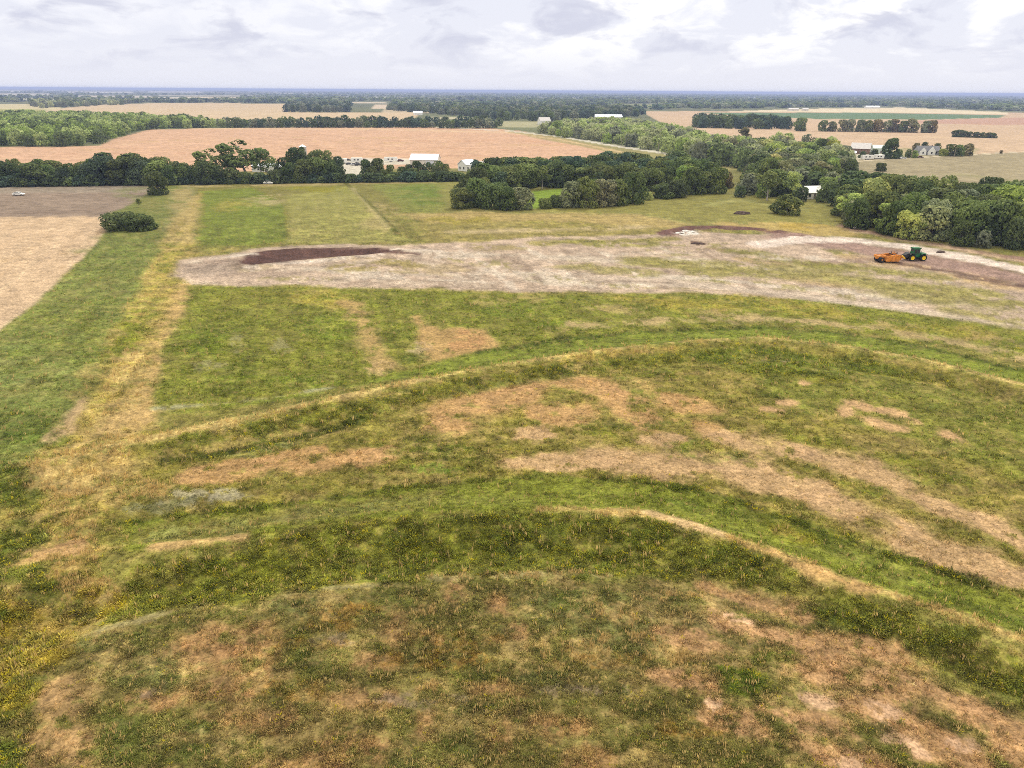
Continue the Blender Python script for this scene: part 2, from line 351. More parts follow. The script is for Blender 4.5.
for (u, v, a, b, r) in ((480, 262, 40, 4, 6), (540, 276, 36, 4, 6), (600, 268, 46, 5, 8), (300, 279, 40, 2.5, 0), (690, 245, 40, 3, 0), (620, 286, 40, 2.5, 4), (740, 262, 50, 4, 8), (810, 270, 50, 5, 8), (900, 296, 50, 4, 8), (980, 314, 50, 4, 8), (930, 286, 50, 4, 8), (830, 294, 40, 3, 8), (780, 286, 40, 3, 6), (670, 252, 30, 3, 4)):
    BLOB(u, v, a, b, (158, 148, 92), .75, rot=r, veg=.3, brk=.45)
for (u, v, a, b, r) in ((360, 275, 50, 4, 2), (450, 254, 40, 4, 2), (520, 270, 50, 4, 4), (580, 284, 50, 3, 4), (700, 262, 40, 3, 6), (800, 258, 40, 3, 4), (860, 296, 50, 3, 8), (940, 300, 50, 3, 9)):
    BLOB(u, v, a, b, (220, 204, 190), .75, rot=r, brk=.42)
BLOB(222, 266, 30, 6, (158, 136, 124), .75, brk=.3)
BLOB(205, 272, 22, 6, (184, 164, 150), .7, brk=.3)
for k in range(16):
    u0 = 230 + 48 * k; v0 = 254 + (k * 7) % 30 + k * .9
    LINE([(u0, v0), (u0 + 60, v0 + 1.5), (u0 + 120, v0 + 5)], .7, ((226, 212, 198), (150, 128, 114), (176, 158, 108))[k % 3], .6, soft=.7, warp=1.6, brk=.4)
for k, dv in enumerate((0, 2.2)):
    LINE([(620, 266 + dv), (740, 262 + dv), (830, 262 + dv), (880, 263 + dv), (930, 262 + dv), (1000, 268 + dv)], .45, (132, 104, 94), .6, soft=.4, warp=.5, brk=.35)
for (u, v, a, b, r) in ((690, 265, 60, 6, 5), (770, 270, 70, 6, 6), (860, 283, 90, 7, 8), (960, 299, 70, 6, 9), (610, 270, 50, 4, 4), (900, 272, 50, 4, 8), (1000, 318, 60, 5, 9)):
    BLOB(u, v, a, b, (160, 150, 92), .8, rot=r, veg=.4, brk=.3)
# the dug clay basin in the west of the band
FIELD([(238, 262), (242, 257.5), (252, 253.5), (268, 251), (290, 249.5), (340, 248.5), (392, 249.5), (404, 251), (380, 255), (340, 258), (315, 260.5), (290, 263), (265, 266), (248, 266.5), (240, 265)], (92, 62, 58), .95, soft=1.0, warp=2.0, mott=.2)
LINE([(300, 258), (330, 256), (352, 255)], .9, (150, 116, 104), .6, soft=.8, warp=1, brk=.4)
LINE([(246, 268), (290, 264.5), (340, 260), (378, 256.5), (392, 253)], .9, (222, 206, 196), .9, soft=.6, warp=.8, brk=.15)
LINE([(394, 250.5), (420, 250), (440, 251.5)], 1.1, (226, 210, 198), .85, soft=.8, warp=1, brk=.2)
LINE([(380, 254), (400, 253), (418, 254)], .9, (100, 66, 62), .9, soft=.6, warp=.8, brk=.2)
LINE([(212, 259), (232, 257), (250, 256)], 1.6, (226, 212, 202), .8, soft=1, warp=1.5, brk=.25)
# second cut, rubble and haul road in the east
LINE([(670, 233), (690, 227.5), (730, 227.5), (770, 232), (800, 237.5), (840, 243)], 3.6, (118, 84, 82), .95, soft=1.2, warp=1.6, brk=.12)
LINE([(790, 238), (830, 242), (880, 251), (960, 266), (1040, 283), (1200, 315)], 8, (166, 136, 128), .92, soft=3, warp=3, brk=.2)
LINE([(846, 226), (880, 235), (940, 246), (1024, 260), (1200, 300)], 3.0, (160, 126, 116), .9, soft=1.5, warp=2, brk=.25)
LINE([(850, 231), (900, 240), (960, 250), (1040, 266)], 2.0, (206, 178, 150), .7, soft=1.5, warp=2, brk=.3)
LINE([(762, 244), (800, 240), (850, 240.5), (900, 246), (960, 256.5), (1024, 270), (1200, 310)], 4.4, (236, 218, 210), .97, soft=.9, warp=1.2, mott=.07)
LINE([(890, 262), (960, 274), (1024, 286), (1100, 300)], 1.2, (104, 74, 68), .8, soft=1, warp=1.5, brk=.3)
LINE([(960, 277), (1024, 288)], 1.6, (120, 92, 84), .8, soft=1, warp=1.5, brk=.3)
LINE([(830, 262), (876, 259), (930, 264)], 2.0, (160, 132, 122), .7, soft=1.5, warp=2, brk=.3)
BLOB(687, 232.5, 11, 2.2, (236, 230, 224), .95, brk=.25)
BLOB(698, 243, 9, 1.8, (116, 90, 78), .9, rot=12)
BLOB(716, 249, 12, 1.4, (150, 124, 106), .8, rot=8)
# green plot between the earth band and the upper terrace
FIELD([(192, 286), (300, 288), (400, 290), (500, 293), (600, 295), (700, 294), (800, 300), (900, 311), (1024, 330), (1300, 372), (1300, 410), (1024, 362), (930, 344), (860, 334), (760, 324), (640, 330), (560, 338), (480, 350), (400, 368), (330, 388), (250, 400), (152, 408), (160, 370), (176, 330)], (120, 130, 52), .95, soft=1.0, warp=1.5, veg=.6, brk=.06, mott=.18)
BLOB(318, 300, 36, 8, (166, 148, 66), .85, veg=.5)
BLOB(260, 300, 50, 10, (132, 136, 54), .6, veg=.5)
LINE([(350, 304), (366, 328), (384, 366)], 2.2, (190, 158, 106), .85, soft=1.5, warp=2.2, brk=.3, veg=.15)
BLOB(378, 367, 14, 6, (194, 164, 118), .8)
FIELD([(408, 317), (420, 315), (440, 330), (462, 327), (484, 330), (500, 346), (470, 352), (446, 357), (424, 358)], (192, 156, 106), .9, soft=1.2, warp=2, brk=.22, veg=.1)
BLOB(464, 338, 18, 10, (200, 152, 108), .7)
BLOB(420, 348, 12, 7, (190, 164, 132), .6)
for (u, v, a, b) in ((282, 348, 12, 9), (236, 344, 8, 10), (210, 366, 18, 5)):
    BLOB(u, v, a, b, (156, 146, 104), .7)
for (u, v, a, b) in ((240, 376, 44, 12), (200, 340, 30, 14), (330, 330, 30, 12), (300, 380, 40, 8), (520, 310, 50, 8), (560, 325, 30, 6)):
    BLOB(u, v, a, b, (106, 128, 42), .6, veg=.8)
for (u, v, a, b) in ((690, 305, 50, 6), (820, 312, 60, 6), (940, 330, 60, 6), (640, 300, 30, 4), (750, 300, 40, 4)):
    BLOB(u, v, a, b, (164, 148, 62), .7, rot=4, veg=.5)
for (u, v, a, b) in ((620, 310, 30, 5), (740, 315, 40, 4), (880, 322, 40, 4), (990, 340, 40, 5)):
    BLOB(u, v, a, b, (190, 160, 114), .55, rot=5, brk=.45)
for (u, v, a, b) in ((530, 296, 16, 5), (556, 330, 14, 3), (490, 300, 22, 5)):
    BLOB(u, v, a, b, (184, 160, 104), .6, brk=.4)
LINE([(584, 325), (640, 322), (740, 319), (820, 323), (890, 332), (960, 344), (1024, 358), (1200, 396)], 2.2, (192, 166, 122), .85, soft=1.6, warp=3.2, brk=.4)
LINE([(156, 408), (200, 404), (260, 398), (330, 386)], .5, (176, 172, 138), .8, soft=.5, warp=.8, brk=.3)
# the land between the terraces
FIELD([(150, 425), (330, 400), (480, 366), (640, 346), (760, 340), (900, 358), (1024, 388), (1400, 480), (1400, 700), (1024, 592), (900, 556), (800, 522), (700, 494), (560, 474), (440, 482), (320, 496), (200, 512), (110, 520)], (140, 130, 62), .95, soft=1, warp=1.5, veg=.6, mott=.18)
FIELD([(760, 360), (900, 372), (1024, 400), (1300, 460), (1300, 560), (1024, 480), (930, 446), (840, 420), (760, 400)], (124, 126, 52), .8, soft=2, warp=3, veg=.7, brk=.1)
for (u, v, a, b, r) in ((480, 404, 56, 16, -14), (600, 388, 44, 14, 8), (560, 412, 40, 12, 0), (520, 384, 50, 7, -12), (450, 425, 26, 8, -10), (690, 402, 50, 8, 12), (630, 405, 40, 14, 30), (700, 430, 40, 8, 18), (230, 470, 60, 9, -8), (330, 462, 60, 10, -6), (372, 456, 30, 8, -6), (290, 455, 40, 5, -8)):
    BLOB(u, v, a, b, (200, 158, 112), .85, rot=r, veg=.15, brk=.29)
for (u, v, a, b, r) in ((560, 462, 60, 8, 0), (660, 462, 80, 14, 5), (780, 480, 70, 15, 14), (870, 512, 70, 14, 20), (960, 556, 70, 15, 22), (760, 446, 60, 9, 12), (860, 470, 60, 10, 18), (940, 510, 50, 10, 22), (1000, 530, 40, 10, 22), (540, 434, 24, 9, 0), (660, 440, 26, 7, 0), (1060, 590, 60, 16, 22)):
    BLOB(u, v, a, b, (202, 166, 128), .88, rot=r, veg=.1, brk=.22)
for (u, v, a, b, r) in ((860, 405, 18, 4, 14), (884, 424, 24, 5, 14), (896, 414, 24, 4, 14), (952, 436, 16, 5, 16), (788, 403, 12, 3, 4), (806, 384, 10, 3, 6), (774, 410, 14, 3, 6), (846, 410, 8, 8, 14)):
    BLOB(u, v, a, b, (212, 172, 130), .9, rot=r, brk=.2)
for (u, v, a, b, r) in ((640, 392, 22, 8, 30), (700, 450, 40, 9, 10), (640, 425, 30, 6, 0), (430, 455, 50, 9, -4), (440, 470, 24, 5, 0), (600, 430, 30, 6, 0), (745, 458, 20, 6, 5), (830, 442, 40, 6, 14), (920, 470, 60, 9, 18), (870, 490, 40, 6, 18), (420, 440, 20, 5, 0), (660, 376, 30, 5, 5)):
    BLOB(u, v, a, b, (112, 124, 46), .75, rot=r, veg=.9, brk=.4)
BLOB(430, 468, 22, 5, (106, 144, 40), .8, veg=.9)
BLOB(780, 360, 22, 2.2, (168, 156, 132), .8, brk=.3)
BLOB(800, 474, 20, 5, (150, 140, 60), .7, rot=10, veg=.6)
BLOB(190, 498, 64, 7, (166, 158, 138), .7, rot=-4, brk=.45)
BLOB(215, 494, 40, 5, (178, 168, 140), .8, rot=2, brk=.32)
BLOB(160, 505, 40, 6, (136, 134, 100), .7, rot=-8, veg=.3)
BLOB(260, 448, 40, 6, (134, 134, 96), .7, rot=-10, veg=.5)
# upper terrace: mown channel, dry crest, weedy face
T1_CREST = [(-120, 500), (60, 466), (165, 441), (230, 426), (300, 411), (400, 389), (500, 369), (600, 355), (680, 347), (760, 342), (840, 350), (920, 364), (1024, 390), (1200, 440)]
FIELD([(160, 412), (330, 388), (400, 369), (480, 350), (560, 338), (640, 331), (760, 326), (860, 335), (940, 350), (1024, 370), (1300, 440), (1300, 480), (1024, 392), (920, 366), (840, 352), (760, 344), (680, 349), (600, 357), (500, 371), (400, 391), (300, 413), (165, 440)], (122, 138, 56), .97, soft=.7, warp=.7, veg=.45, mott=.10, kind=3)
FIELD([(160, 414), (330, 390), (420, 372), (420, 384), (300, 408), (165, 436)], (132, 128, 74), .75, soft=1, warp=1.5, veg=.4, brk=.2)
LINE([(480, 351), (560, 339), (640, 331), (760, 326.5), (860, 335), (940, 350), (1024, 370), (1200, 414)], .8, (78, 96, 34), .9, soft=.6, warp=.6, brk=.15, veg=.9)
BLOB(412, 360, 24, 4, (84, 100, 44), .7, rot=-14, veg=.9)
LINE([(165, 446), (260, 430), (330, 416), (400, 400), (500, 380), (600, 365), (680, 358), (760, 352), (860, 366), (960, 384)], 1.7, (106, 116, 46), .8, soft=1, warp=1.2, brk=.2, veg=1.0, kind=2)
LINE([(165, 459), (240, 448), (330, 428), (362, 418)], .9, (66, 82, 28), .9, soft=.6, warp=.8, brk=.15, veg=1.0, kind=2)
FIELD([(690, 354), (760, 348), (860, 360), (900, 372), (830, 378), (740, 372)], (98, 114, 40), .8, soft=1.5, warp=2, brk=.25, veg=.9, kind=2)
LINE(T1_CREST, .7, (204, 180, 116), .9, soft=.6, warp=.9, brk=.24, veg=.9, kind=1)
LINE([(100, 452), (165, 440), (240, 424)], 1.4, (206, 180, 120), .8, soft=.9, warp=1, brk=.3, veg=.7, kind=1)
LINE([(560, 362), (680, 350), (700, 346)], 1.6, (190, 164, 84), .7, soft=1, warp=1.5, brk=.35, veg=.9, kind=1)
# lower terrace
T2_CREST = [(-60, 610), (60, 575), (160, 556), (240, 546), (330, 531), (430, 521), (560, 517), (650, 523), (720, 542), (780, 564), (860, 594), (960, 626), (1024, 650), (1200, 720)]
FIELD([(120, 520), (200, 511), (320, 496), (440, 481), (560, 473), (640, 479), (720, 493), (800, 520), (900, 556), (1024, 592), (1400, 740), (1400, 800), (1024, 652), (960, 628), (860, 596), (780, 566), (720, 544), (650, 525), (560, 519), (430, 523), (330, 533), (240, 548), (130, 560)], (126, 138, 56), .97, soft=.6, warp=.6, veg=.45, mott=.10, kind=3)
FIELD([(140, 524), (320, 502), (440, 490), (440, 510), (330, 528), (200, 548), (130, 552)], (134, 130, 76), .75, soft=1, warp=1.5, veg=.4, brk=.2)
BLOB(470, 502, 90, 8, (132, 144, 66), .6, rot=-2, veg=.4)
BLOB(790, 530, 26, 7, (156, 152, 40), .6, rot=20, veg=.6)
for (u, v, a, b, r) in ((880, 565, 70, 9, 21), (960, 600, 70, 10, 21), (700, 506, 50, 7, 14), (1030, 625, 60, 9, 21)):
    BLOB(u, v, a, b, (94, 110, 48), .6, rot=r, veg=.7)
LINE([(120, 521), (200, 511), (320, 496.5), (440, 481.5), (560, 473.5), (640, 479), (720, 493), (800, 520), (900, 556), (1024, 592)], .45, (82, 96, 32), .75, soft=.5, warp=.6, brk=.25, veg=.9, kind=2)
FIELD([(96, 628), (110, 600), (140, 575), (240, 556), (330, 536), (430, 524), (560, 520), (650, 526), (720, 548), (790, 578), (880, 612), (1024, 660), (1300, 770), (1300, 820), (1024, 700), (920, 660), (840, 622), (760, 588), (680, 578), (560, 576), (440, 577), (330, 590), (200, 603), (130, 622)], (122, 130, 56), .88, soft=.7, warp=1.2, veg=1.0, kind=2, mott=.2)
for (u, v, a, b) in ((150, 590, 40, 10), (330, 545, 60, 8), (480, 545, 80, 10), (620, 545, 60, 8), (240, 570, 50, 8)):
    BLOB(u, v, a, b, (110, 120, 38), .6, rot=-4, veg=1, kind=2)
for (u, v, a, b) in ((380, 575, 30, 6), (250, 592, 30, 6), (560, 565, 60, 7), (430, 565, 40, 6), (690, 570, 40, 7), (810, 612, 30, 10)):
    BLOB(u, v, a, b, (98, 108, 46), .7, rot=-2, veg=1, kind=2)
LINE([(540, 519), (570, 517.5), (640, 522), (720, 542), (780, 565), (860, 595), (960, 627), (1024, 651), (1100, 680)], .65, (206, 176, 116), .88, soft=.5, warp=.9, brk=.26, veg=.8, kind=1)
LINE([(648, 521), (700, 536), (720, 543)], .8, (218, 184, 138), .9, soft=.5, warp=.6, brk=.15)
LINE([(770, 562), (800, 575), (870, 600)], .8, (204, 164, 112), .85, soft=.6, warp=.9, brk=.2)
LINE([(158, 555), (200, 550), (242, 546)], .7, (208, 172, 120), .9, soft=.5, warp=.7, brk=.15)
LINE([(200, 545), (240, 530), (330, 520)], .8, (170, 148, 84), .5, soft=1, warp=1.5, brk=.4, veg=.5)
LINE([(36, 652), (80, 638), (110, 626), (150, 614), (195, 604)], .5, (176, 160, 118), .8, soft=.4, warp=.8, brk=.22)
LINE([(290, 594), (350, 586), (395, 584)], .45, (172, 158, 120), .75, soft=.4, warp=.8, brk=.25)
LINE([(420, 578), (490, 575), (540, 573), (610, 575)], .4, (170, 156, 112), .8, soft=.4, warp=.8, brk=.35, veg=.5, kind=1)
# --- foreground
FIELD([(36, 655), (110, 628), (200, 606), (330, 592), (440, 580), (560, 579), (680, 582), (760, 592), (840, 626), (920, 664), (1024, 704), (1300, 830), (1700, 1300), (-600, 1300), (-100, 800)], (124, 114, 66), .95, soft=.8, warp=1.2, veg=.7, mott=.2)
for (u, v, a, b, r) in ((225, 640, 60, 18, 0), (250, 665, 40, 22, 0), (215, 690, 40, 14, 0), (190, 655, 26, 12, 0), (396, 628, 14, 18, 0), (500, 604, 12, 9, 0), (455, 592, 10, 13, 0), (375, 662, 24, 10, 0), (365, 700, 40, 12, 0), (250, 720, 50, 14, 0), (350, 745, 40, 16, 0), (500, 690, 30, 9, 0), (500, 735, 16, 20, 0), (560, 725, 30, 12, 0), (430, 640, 20, 10, 0), (520, 630, 10, 10, 0), (300, 770, 60, 14, 0), (150, 700, 30, 10, 0), (425, 728, 10, 20, 0), (590, 760, 30, 12, 0)):
    BLOB(u, v, a, b, (180, 138, 98), .72, rot=r, veg=.32, brk=.31, soft=.6)
for (u, v, a, b, r) in ((64, 720, 26, 40, 12), (40, 750, 30, 22, 0), (80, 750, 20, 20, 0), (60, 690, 24, 12, -8)):
    BLOB(u, v, a, b, (188, 152, 108), .8, rot=r, veg=.2, brk=.3, soft=.6)
for (u, v, a, b, r) in ((300, 645, 50, 8, 0), (345, 610, 40, 8, 0), (330, 625, 30, 10, 0), (470, 640, 40, 8, 0), (440, 660, 60, 10, 0), (300, 690, 40, 10, 0), (600, 660, 50, 8, 0), (690, 730, 40, 10, 0)):
    BLOB(u, v, a, b, (164, 124, 62), .65, rot=r, veg=.5, brk=.42)
for (u, v, a, b, r) in ((800, 640, 60, 10, 18), (850, 680, 70, 16, 18), (900, 720, 70, 18, 20), (960, 760, 70, 18, 20), (740, 630, 50, 10, 16), (760, 600, 60, 7, 18), (880, 650, 60, 9, 18), (940, 690, 60, 10, 18), (800, 720, 50, 12, 16), (735, 720, 40, 12, 16), (690, 680, 40, 10, 14), (850, 760, 60, 14, 16), (1000, 720, 50, 10, 18), (690, 640, 40, 12, 14), (1040, 760, 60, 16, 20)):
    BLOB(u, v, a, b, (196, 154, 114), .86, rot=r, veg=.22, brk=.25)
for (u, v, a, b, r) in ((884, 712, 20, 9, 18), (850, 764, 16, 10, 0), (905, 745, 24, 8, 18), (712, 702, 10, 6, 10), (960, 745, 20, 7, 18), (815, 700, 20, 6, 18), (740, 618, 16, 4, 16)):
    BLOB(u, v, a, b, (222, 182, 150), .85, rot=r, brk=.28)
for (u, v, a, b, r) in ((870, 740, 40, 10, 20), (940, 720, 40, 8, 18), (960, 660, 60, 8, 20), (760, 650, 50, 8, 18), (820, 735, 40, 8, 18), (760, 690, 40, 12, 14), (650, 700, 40, 14, 10), (640, 750, 40, 14, 0)):
    BLOB(u, v, a, b, (104, 104, 48), .7, rot=r, veg=.85, brk=.4)
BLOB(742, 682, 24, 17, (86, 108, 36), .9, veg=1, brk=.25, kind=2)
for (u, v, a, b, r) in ((600, 620, 80, 18, 0), (560, 600, 60, 10, 0), (660, 610, 50, 12, 10), (620, 640, 50, 14, 0), (140, 670, 50, 22, 0), (180, 740, 60, 20, 0), (110, 640, 36, 9, -10), (320, 655, 20, 10, 0), (440, 760, 50, 16, 0), (300, 605, 40, 8, 0), (540, 680, 30, 10, 0), (120, 740, 26, 30, 0), (480, 720, 24, 16, 0)):
    BLOB(u, v, a, b, (112, 114, 66), .75, rot=r, veg=.9, brk=.35)
for (u, v, a, b, r) in ((640, 612, 60, 14, 10), (700, 600, 50, 8, 14), (700, 660, 50, 12, 12), (560, 650, 40, 10, 0), (470, 690, 60, 12, 0), (420, 610, 40, 6, 0), (660, 650, 60, 14, 10)):
    BLOB(u, v, a, b, (170, 146, 98), .6, rot=r, veg=.9, brk=.45, kind=1)
for (u, v, a, b, r) in ((420, 700, 50, 8, 0), (330, 640, 26, 6, 0), (560, 690, 30, 5, 0), (600, 690, 40, 6, 0), (150, 690, 16, 8, 0)):
    BLOB(u, v, a, b, (150, 130, 114), .6, rot=r, veg=.2, brk=.4)
# lower-left weeds
for (u, v, a, b, r) in ((20, 500, 36, 26, 0), (16, 545, 24, 22, 0), (26, 590, 26, 16, 0), (4, 560, 20, 20, 0), (70, 612, 26, 9, 0), (0, 700, 26, 24, 0), (-20, 620, 40, 30, 0), (10, 760, 20, 20, 0)):
    BLOB(u, v, a, b, (84, 104, 38), .85, rot=r, veg=1, brk=.25, kind=2)
for (u, v, a, b, r) in ((70, 520, 20, 46, 12), (82, 480, 44, 16, 0), (60, 560, 22, 16, 0), (88, 592, 34, 9, -4), (150, 490, 30, 12, 0)):
    BLOB(u, v, a, b, (190, 164, 108), .75, rot=r, veg=1, brk=.35, kind=1)
for (u, v, a, b, r) in ((40, 552, 38, 8, -22), (70, 548, 18, 10, -20)):
    BLOB(u, v, a, b, (198, 158, 112), .85, rot=r, brk=.3)
for (u, v, a, b, r) in ((30, 650, 44, 26, 0), (20, 620, 40, 14, 0), (60, 620, 30, 12, 0), (16, 690, 20, 20, 0), (100, 600, 26, 10, 0)):
    BLOB(u, v, a, b, (176, 154, 62), .8, rot=r, veg=1, brk=.35, kind=2)

_a, _b = at(292, 240), at(300, 198); _ROW = np.array([_b.x - _a.x, _b.y - _a.y]); _ROW = _ROW / np.linalg.norm(_ROW)
def paint(X, Y):
    """base colour (as the eye sees it, linear), growth 0..1 and kind of growth at world points"""
    n = X.shape[0]
    C = np.tile(lin((140, 136, 80)), (n, 1)); V = np.zeros(n); K = np.zeros(n)
    for i, L in enumerate(LAYERS):
        P = L['P']; pad = L['warp'] + L['soft'] * 2 + (max(np.atleast_1d(L.get('hw', 0))))
        m = (X > P[:, 0].min() - pad) & (X < P[:, 0].max() + pad) & (Y > P[:, 1].min() - pad) & (Y < P[:, 1].max() + pad)
        idx = np.nonzero(m)[0]
        if not len(idx): continue
        x = X[idx]; y = Y[idx]
        sd, para = seg_dist(x, y, P, L['t'] == 'f')
        if L['t'] == 'l': sd = L['hw'] - np.abs(sd)
        keep = sd > -pad
        if not keep.any(): continue
        idx = idx[keep]; x = x[keep]; y = y[keep]; sd = sd[keep]
        if L['warp'] > 0:
            sd = sd + (fbm(x / L['nsc'], y / L['nsc'], 5, 100 + i * 7, .62) - 0.5) * 2.6 * L['warp']
        w = sstep(-L['soft'], L['soft'], sd) * L['a']
        if L['brk'] is not None:
            nb = fbm(x / L['bsc'], y / L['bsc'], 7, 900 + i * 11, .7)
            w = w * sstep(L['brk'] + .02, L['brk'] + .14, nb)
        mo = (fbm(x / (L['bsc'] * .8), y / (L['bsc'] * .8), 4, 40 + i, .7) - .5) * 2 * L['mott'] * 2
        c = L['col'][None, :] * (1 + mo[:, None])
        w3 = w[:, None]
        C[idx] = C[idx] * (1 - w3) + c * w3
        V[idx] = V[idx] * (1 - w) + L['veg'] * w
        K[idx] = np.where(w > .3, L['kind'], K[idx])
    C = C * np.where((C[:, 1] > C[:, 0])[:, None], np.array([1.06, .97, .80]), np.array([.985, 1.0, .95]))
    D = np.hypot(X, Y); nearf = 1 - sstep(230, 330, D); bv = V * (1 - sstep(170, 240, D))
    C = C * (1 + .34 * bv)[:, None] * (1 - .10 * np.minimum(V * 2, 1))[:, None]  # near growth is coloured lighter to make up for the tufts' self-shading
    # ragged straw and fresh growth at every size down to a hand's breadth, and faint rows running north-south
    i = np.nonzero(nearf > 0)[0]
    if len(i):
        x, y = X[i], Y[i]; v = np.clip((V[i] - .28) * 2.1, 0, 1) * nearf[i] * np.where(K[i] == 3, .25, 1)
        s1 = fbm(x / 4.6, y / 2.6, 6, 301, .74); s2 = fbm(x / 4.0 + 40, y / 2.3, 6, 331, .74); gz = np.where(C[i, 1] > C[i, 0], .45, 1.0)
        w = sstep(.52, .60, s1) * .46 * v * gz; C[i] = C[i] * (1 - w[:, None]) + lin((196, 166, 112)) * w[:, None]
        w = sstep(.53, .61, s2) * .45 * v; C[i] = C[i] * (1 - w[:, None]) + lin((108, 124, 44)) * w[:, None]
        ax = _ROW; px_ = x * ax[1] - y * ax[0]; al = x * ax[0] + y * ax[1]
        r = fbm(px_ / 1.6, al / 30, 4, 351, .65); C[i] = C[i] * (1 + (r - .5) * .9 * nearf[i] * (.35 + .65 * v))[:, None]
        q = fbm(x / 2.2, y / 1.4, 6, 371, .75); C[i] = C[i] * (1 + (q - .5) * 1.5 * nearf[i] * np.where(V[i] < .3, .5, 1))[:, None]
        V[i] = np.clip(V[i] * (1 + (s2 - s1) * 2.2), 0, 1)
    return np.clip(C, 0.004, 1), V, K

_T1 = atn(T1_CREST); _T2 = atn(T2_CREST)
_BAS = atn([(246, 262), (262, 255), (300, 251.5), (350, 250.5), (392, 251), (370, 255), (330, 258), (280, 262), (252, 265.5)])
_CUT = atn([(674, 232), (694, 228.5), (730, 228.5), (770, 232), (800, 237)])
_TR = atn([(345, 183), (360, 195), (380, 214), (400, 236)])
def height(X, Y):
    Z = np.zeros(X.shape)
    D = np.hypot(X, Y)
    near = D < 330
    x, y = X[near], Y[near]
    z = (fbm(x / 45, y / 45, 2, 5) - .5) * .5
    for P, hgt in ((_T1, .85), (_T2, 1.1)):
        s, _ = seg_dist(x, y, P, False)
        # positive s: uphill (far) side, a shallow channel; negative: the weedy face towards the camera
        side_far = s if P[-1][0] > P[0][0] else -s
        crest = np.exp(-(np.maximum(side_far, 0) / 2.6) ** 2) * (side_far >= 0) + np.exp(-(np.minimum(side_far, 0) / 3.4) ** 2) * (side_far < 0)
        chan = -.35 * np.exp(-((side_far - 7.0) / 3.5) ** 2)
        toe = -.45 * np.exp(-((side_far + 7.0) / 2.2) ** 2)
        z = z + hgt * crest + chan + toe
    s, _ = seg_dist(x, y, _BAS, True)
    z = z - .6 * sstep(-.5, 3.6, s) + .45 * np.exp(-((s + 2.2) / 1.6) ** 2)
    s, _ = seg_dist(x, y, _CUT, False)
    z = z + .6 * np.exp(-((np.abs(s) - 2.6) / 1.4) ** 2) - .6 * np.exp(-(s / 1.6) ** 2)
    s, _ = seg_dist(x, y, _TR, False)
    z = z + .35 * np.exp(-(s / .9) ** 2)
    fade = 1 - sstep(250, 330, D[near])
    z = z * fade
    Z[near] = z
    return Z
def zat(x, y):
    return float(height(np.array([float(x)]), np.array([float(y)]))[0])
# ------------------------------------------------------------------ mesh and material helpers
def np_mesh(name, verts, faces, attrs=None, smooth=False):
    me = bpy.data.meshes.new(name)
    faces = np.asarray(faces, np.int32); nf, k = faces.shape
    me.vertices.add(len(verts)); me.vertices.foreach_set('co', np.asarray(verts, np.float32).ravel())
    me.loops.add(nf * k); me.loops.foreach_set('vertex_index', faces.ravel())
    me.polygons.add(nf); me.polygons.foreach_set('loop_start', np.arange(0, nf * k, k, dtype=np.int32))
    if smooth: me.polygons.foreach_set('use_smooth', np.ones(nf, bool))
    for an, arr in (attrs or {}).items():
        arr = np.asarray(arr, np.float32)
        if arr.ndim == 1:
            a = me.attributes.new(an, 'FLOAT', 'POINT'); a.data.foreach_set('value', arr)
        else:
            a = me.attributes.new(an, 'FLOAT_VECTOR', 'POINT'); a.data.foreach_set('vector', arr.ravel())
    me.update(calc_edges=True); me.validate()
    return me
def link_obj(name, me, mat=None, parent=None, kind=None):
    o = bpy.data.objects.new(name, me); COL.objects.link(o)
    if mat is not None and me is not None and not me.materials: me.materials.append(mat)
    if parent is not None: o.parent = parent
    if kind: o['kind'] = kind
    return o
def tag(o, label, cat, group=None):
    o['label'] = label; o['category'] = cat
    if group: o['group'] = group
    return o
def empty(name, loc, rz=0.0, sc=(1, 1, 1)):
    o = bpy.data.objects.new(name, None); COL.objects.link(o)
    o.location = loc; o.rotation_euler = (0, 0, rz); o.scale = sc
    o.empty_display_size = .5
    return o
def new_mat(name):
    m = bpy.data.materials.new(name); m.use_nodes = True
    nt = m.node_tree; b = nt.nodes['Principled BSDF']
    return m, nt, b
_simple = {}
def mat(name, col, rough=.7, metal=0.0, var=.12, scale=3.0, spec=.3):
    """plain painted / worn surface: base colour (linear) with uneven procedural wear"""
    if name in _simple: return _simple[name]
    m, nt, b = new_mat(name)
    tc = N(nt.nodes, 'ShaderNodeTexCoord'); n = N(nt.nodes, 'ShaderNodeTexNoise')
    n.inputs['Scale'].default_value = scale; n.inputs['Detail'].default_value = 5
    nt.links.new(tc.outputs['Object'], n.inputs['Vector'])
    mr = N(nt.nodes, 'ShaderNodeMapRange'); mr.inputs[1].default_value = .3; mr.inputs[2].default_value = .7
    mr.inputs[3].default_value = 1 - var; mr.inputs[4].default_value = 1 + var
    nt.links.new(n.outputs[0], mr.inputs[0])
    sc = N(nt.nodes, 'ShaderNodeVectorMath', operation='SCALE'); sc.inputs[0].default_value = col
    nt.links.new(mr.outputs[0], sc.inputs['Scale'])
    nt.links.new(sc.outputs[0], b.inputs['Base Color'])
    b.inputs['Roughness'].default_value = rough; b.inputs['Metallic'].default_value = metal
    b.inputs['Specular IOR Level'].default_value = spec
    _simple[name] = m
    return m

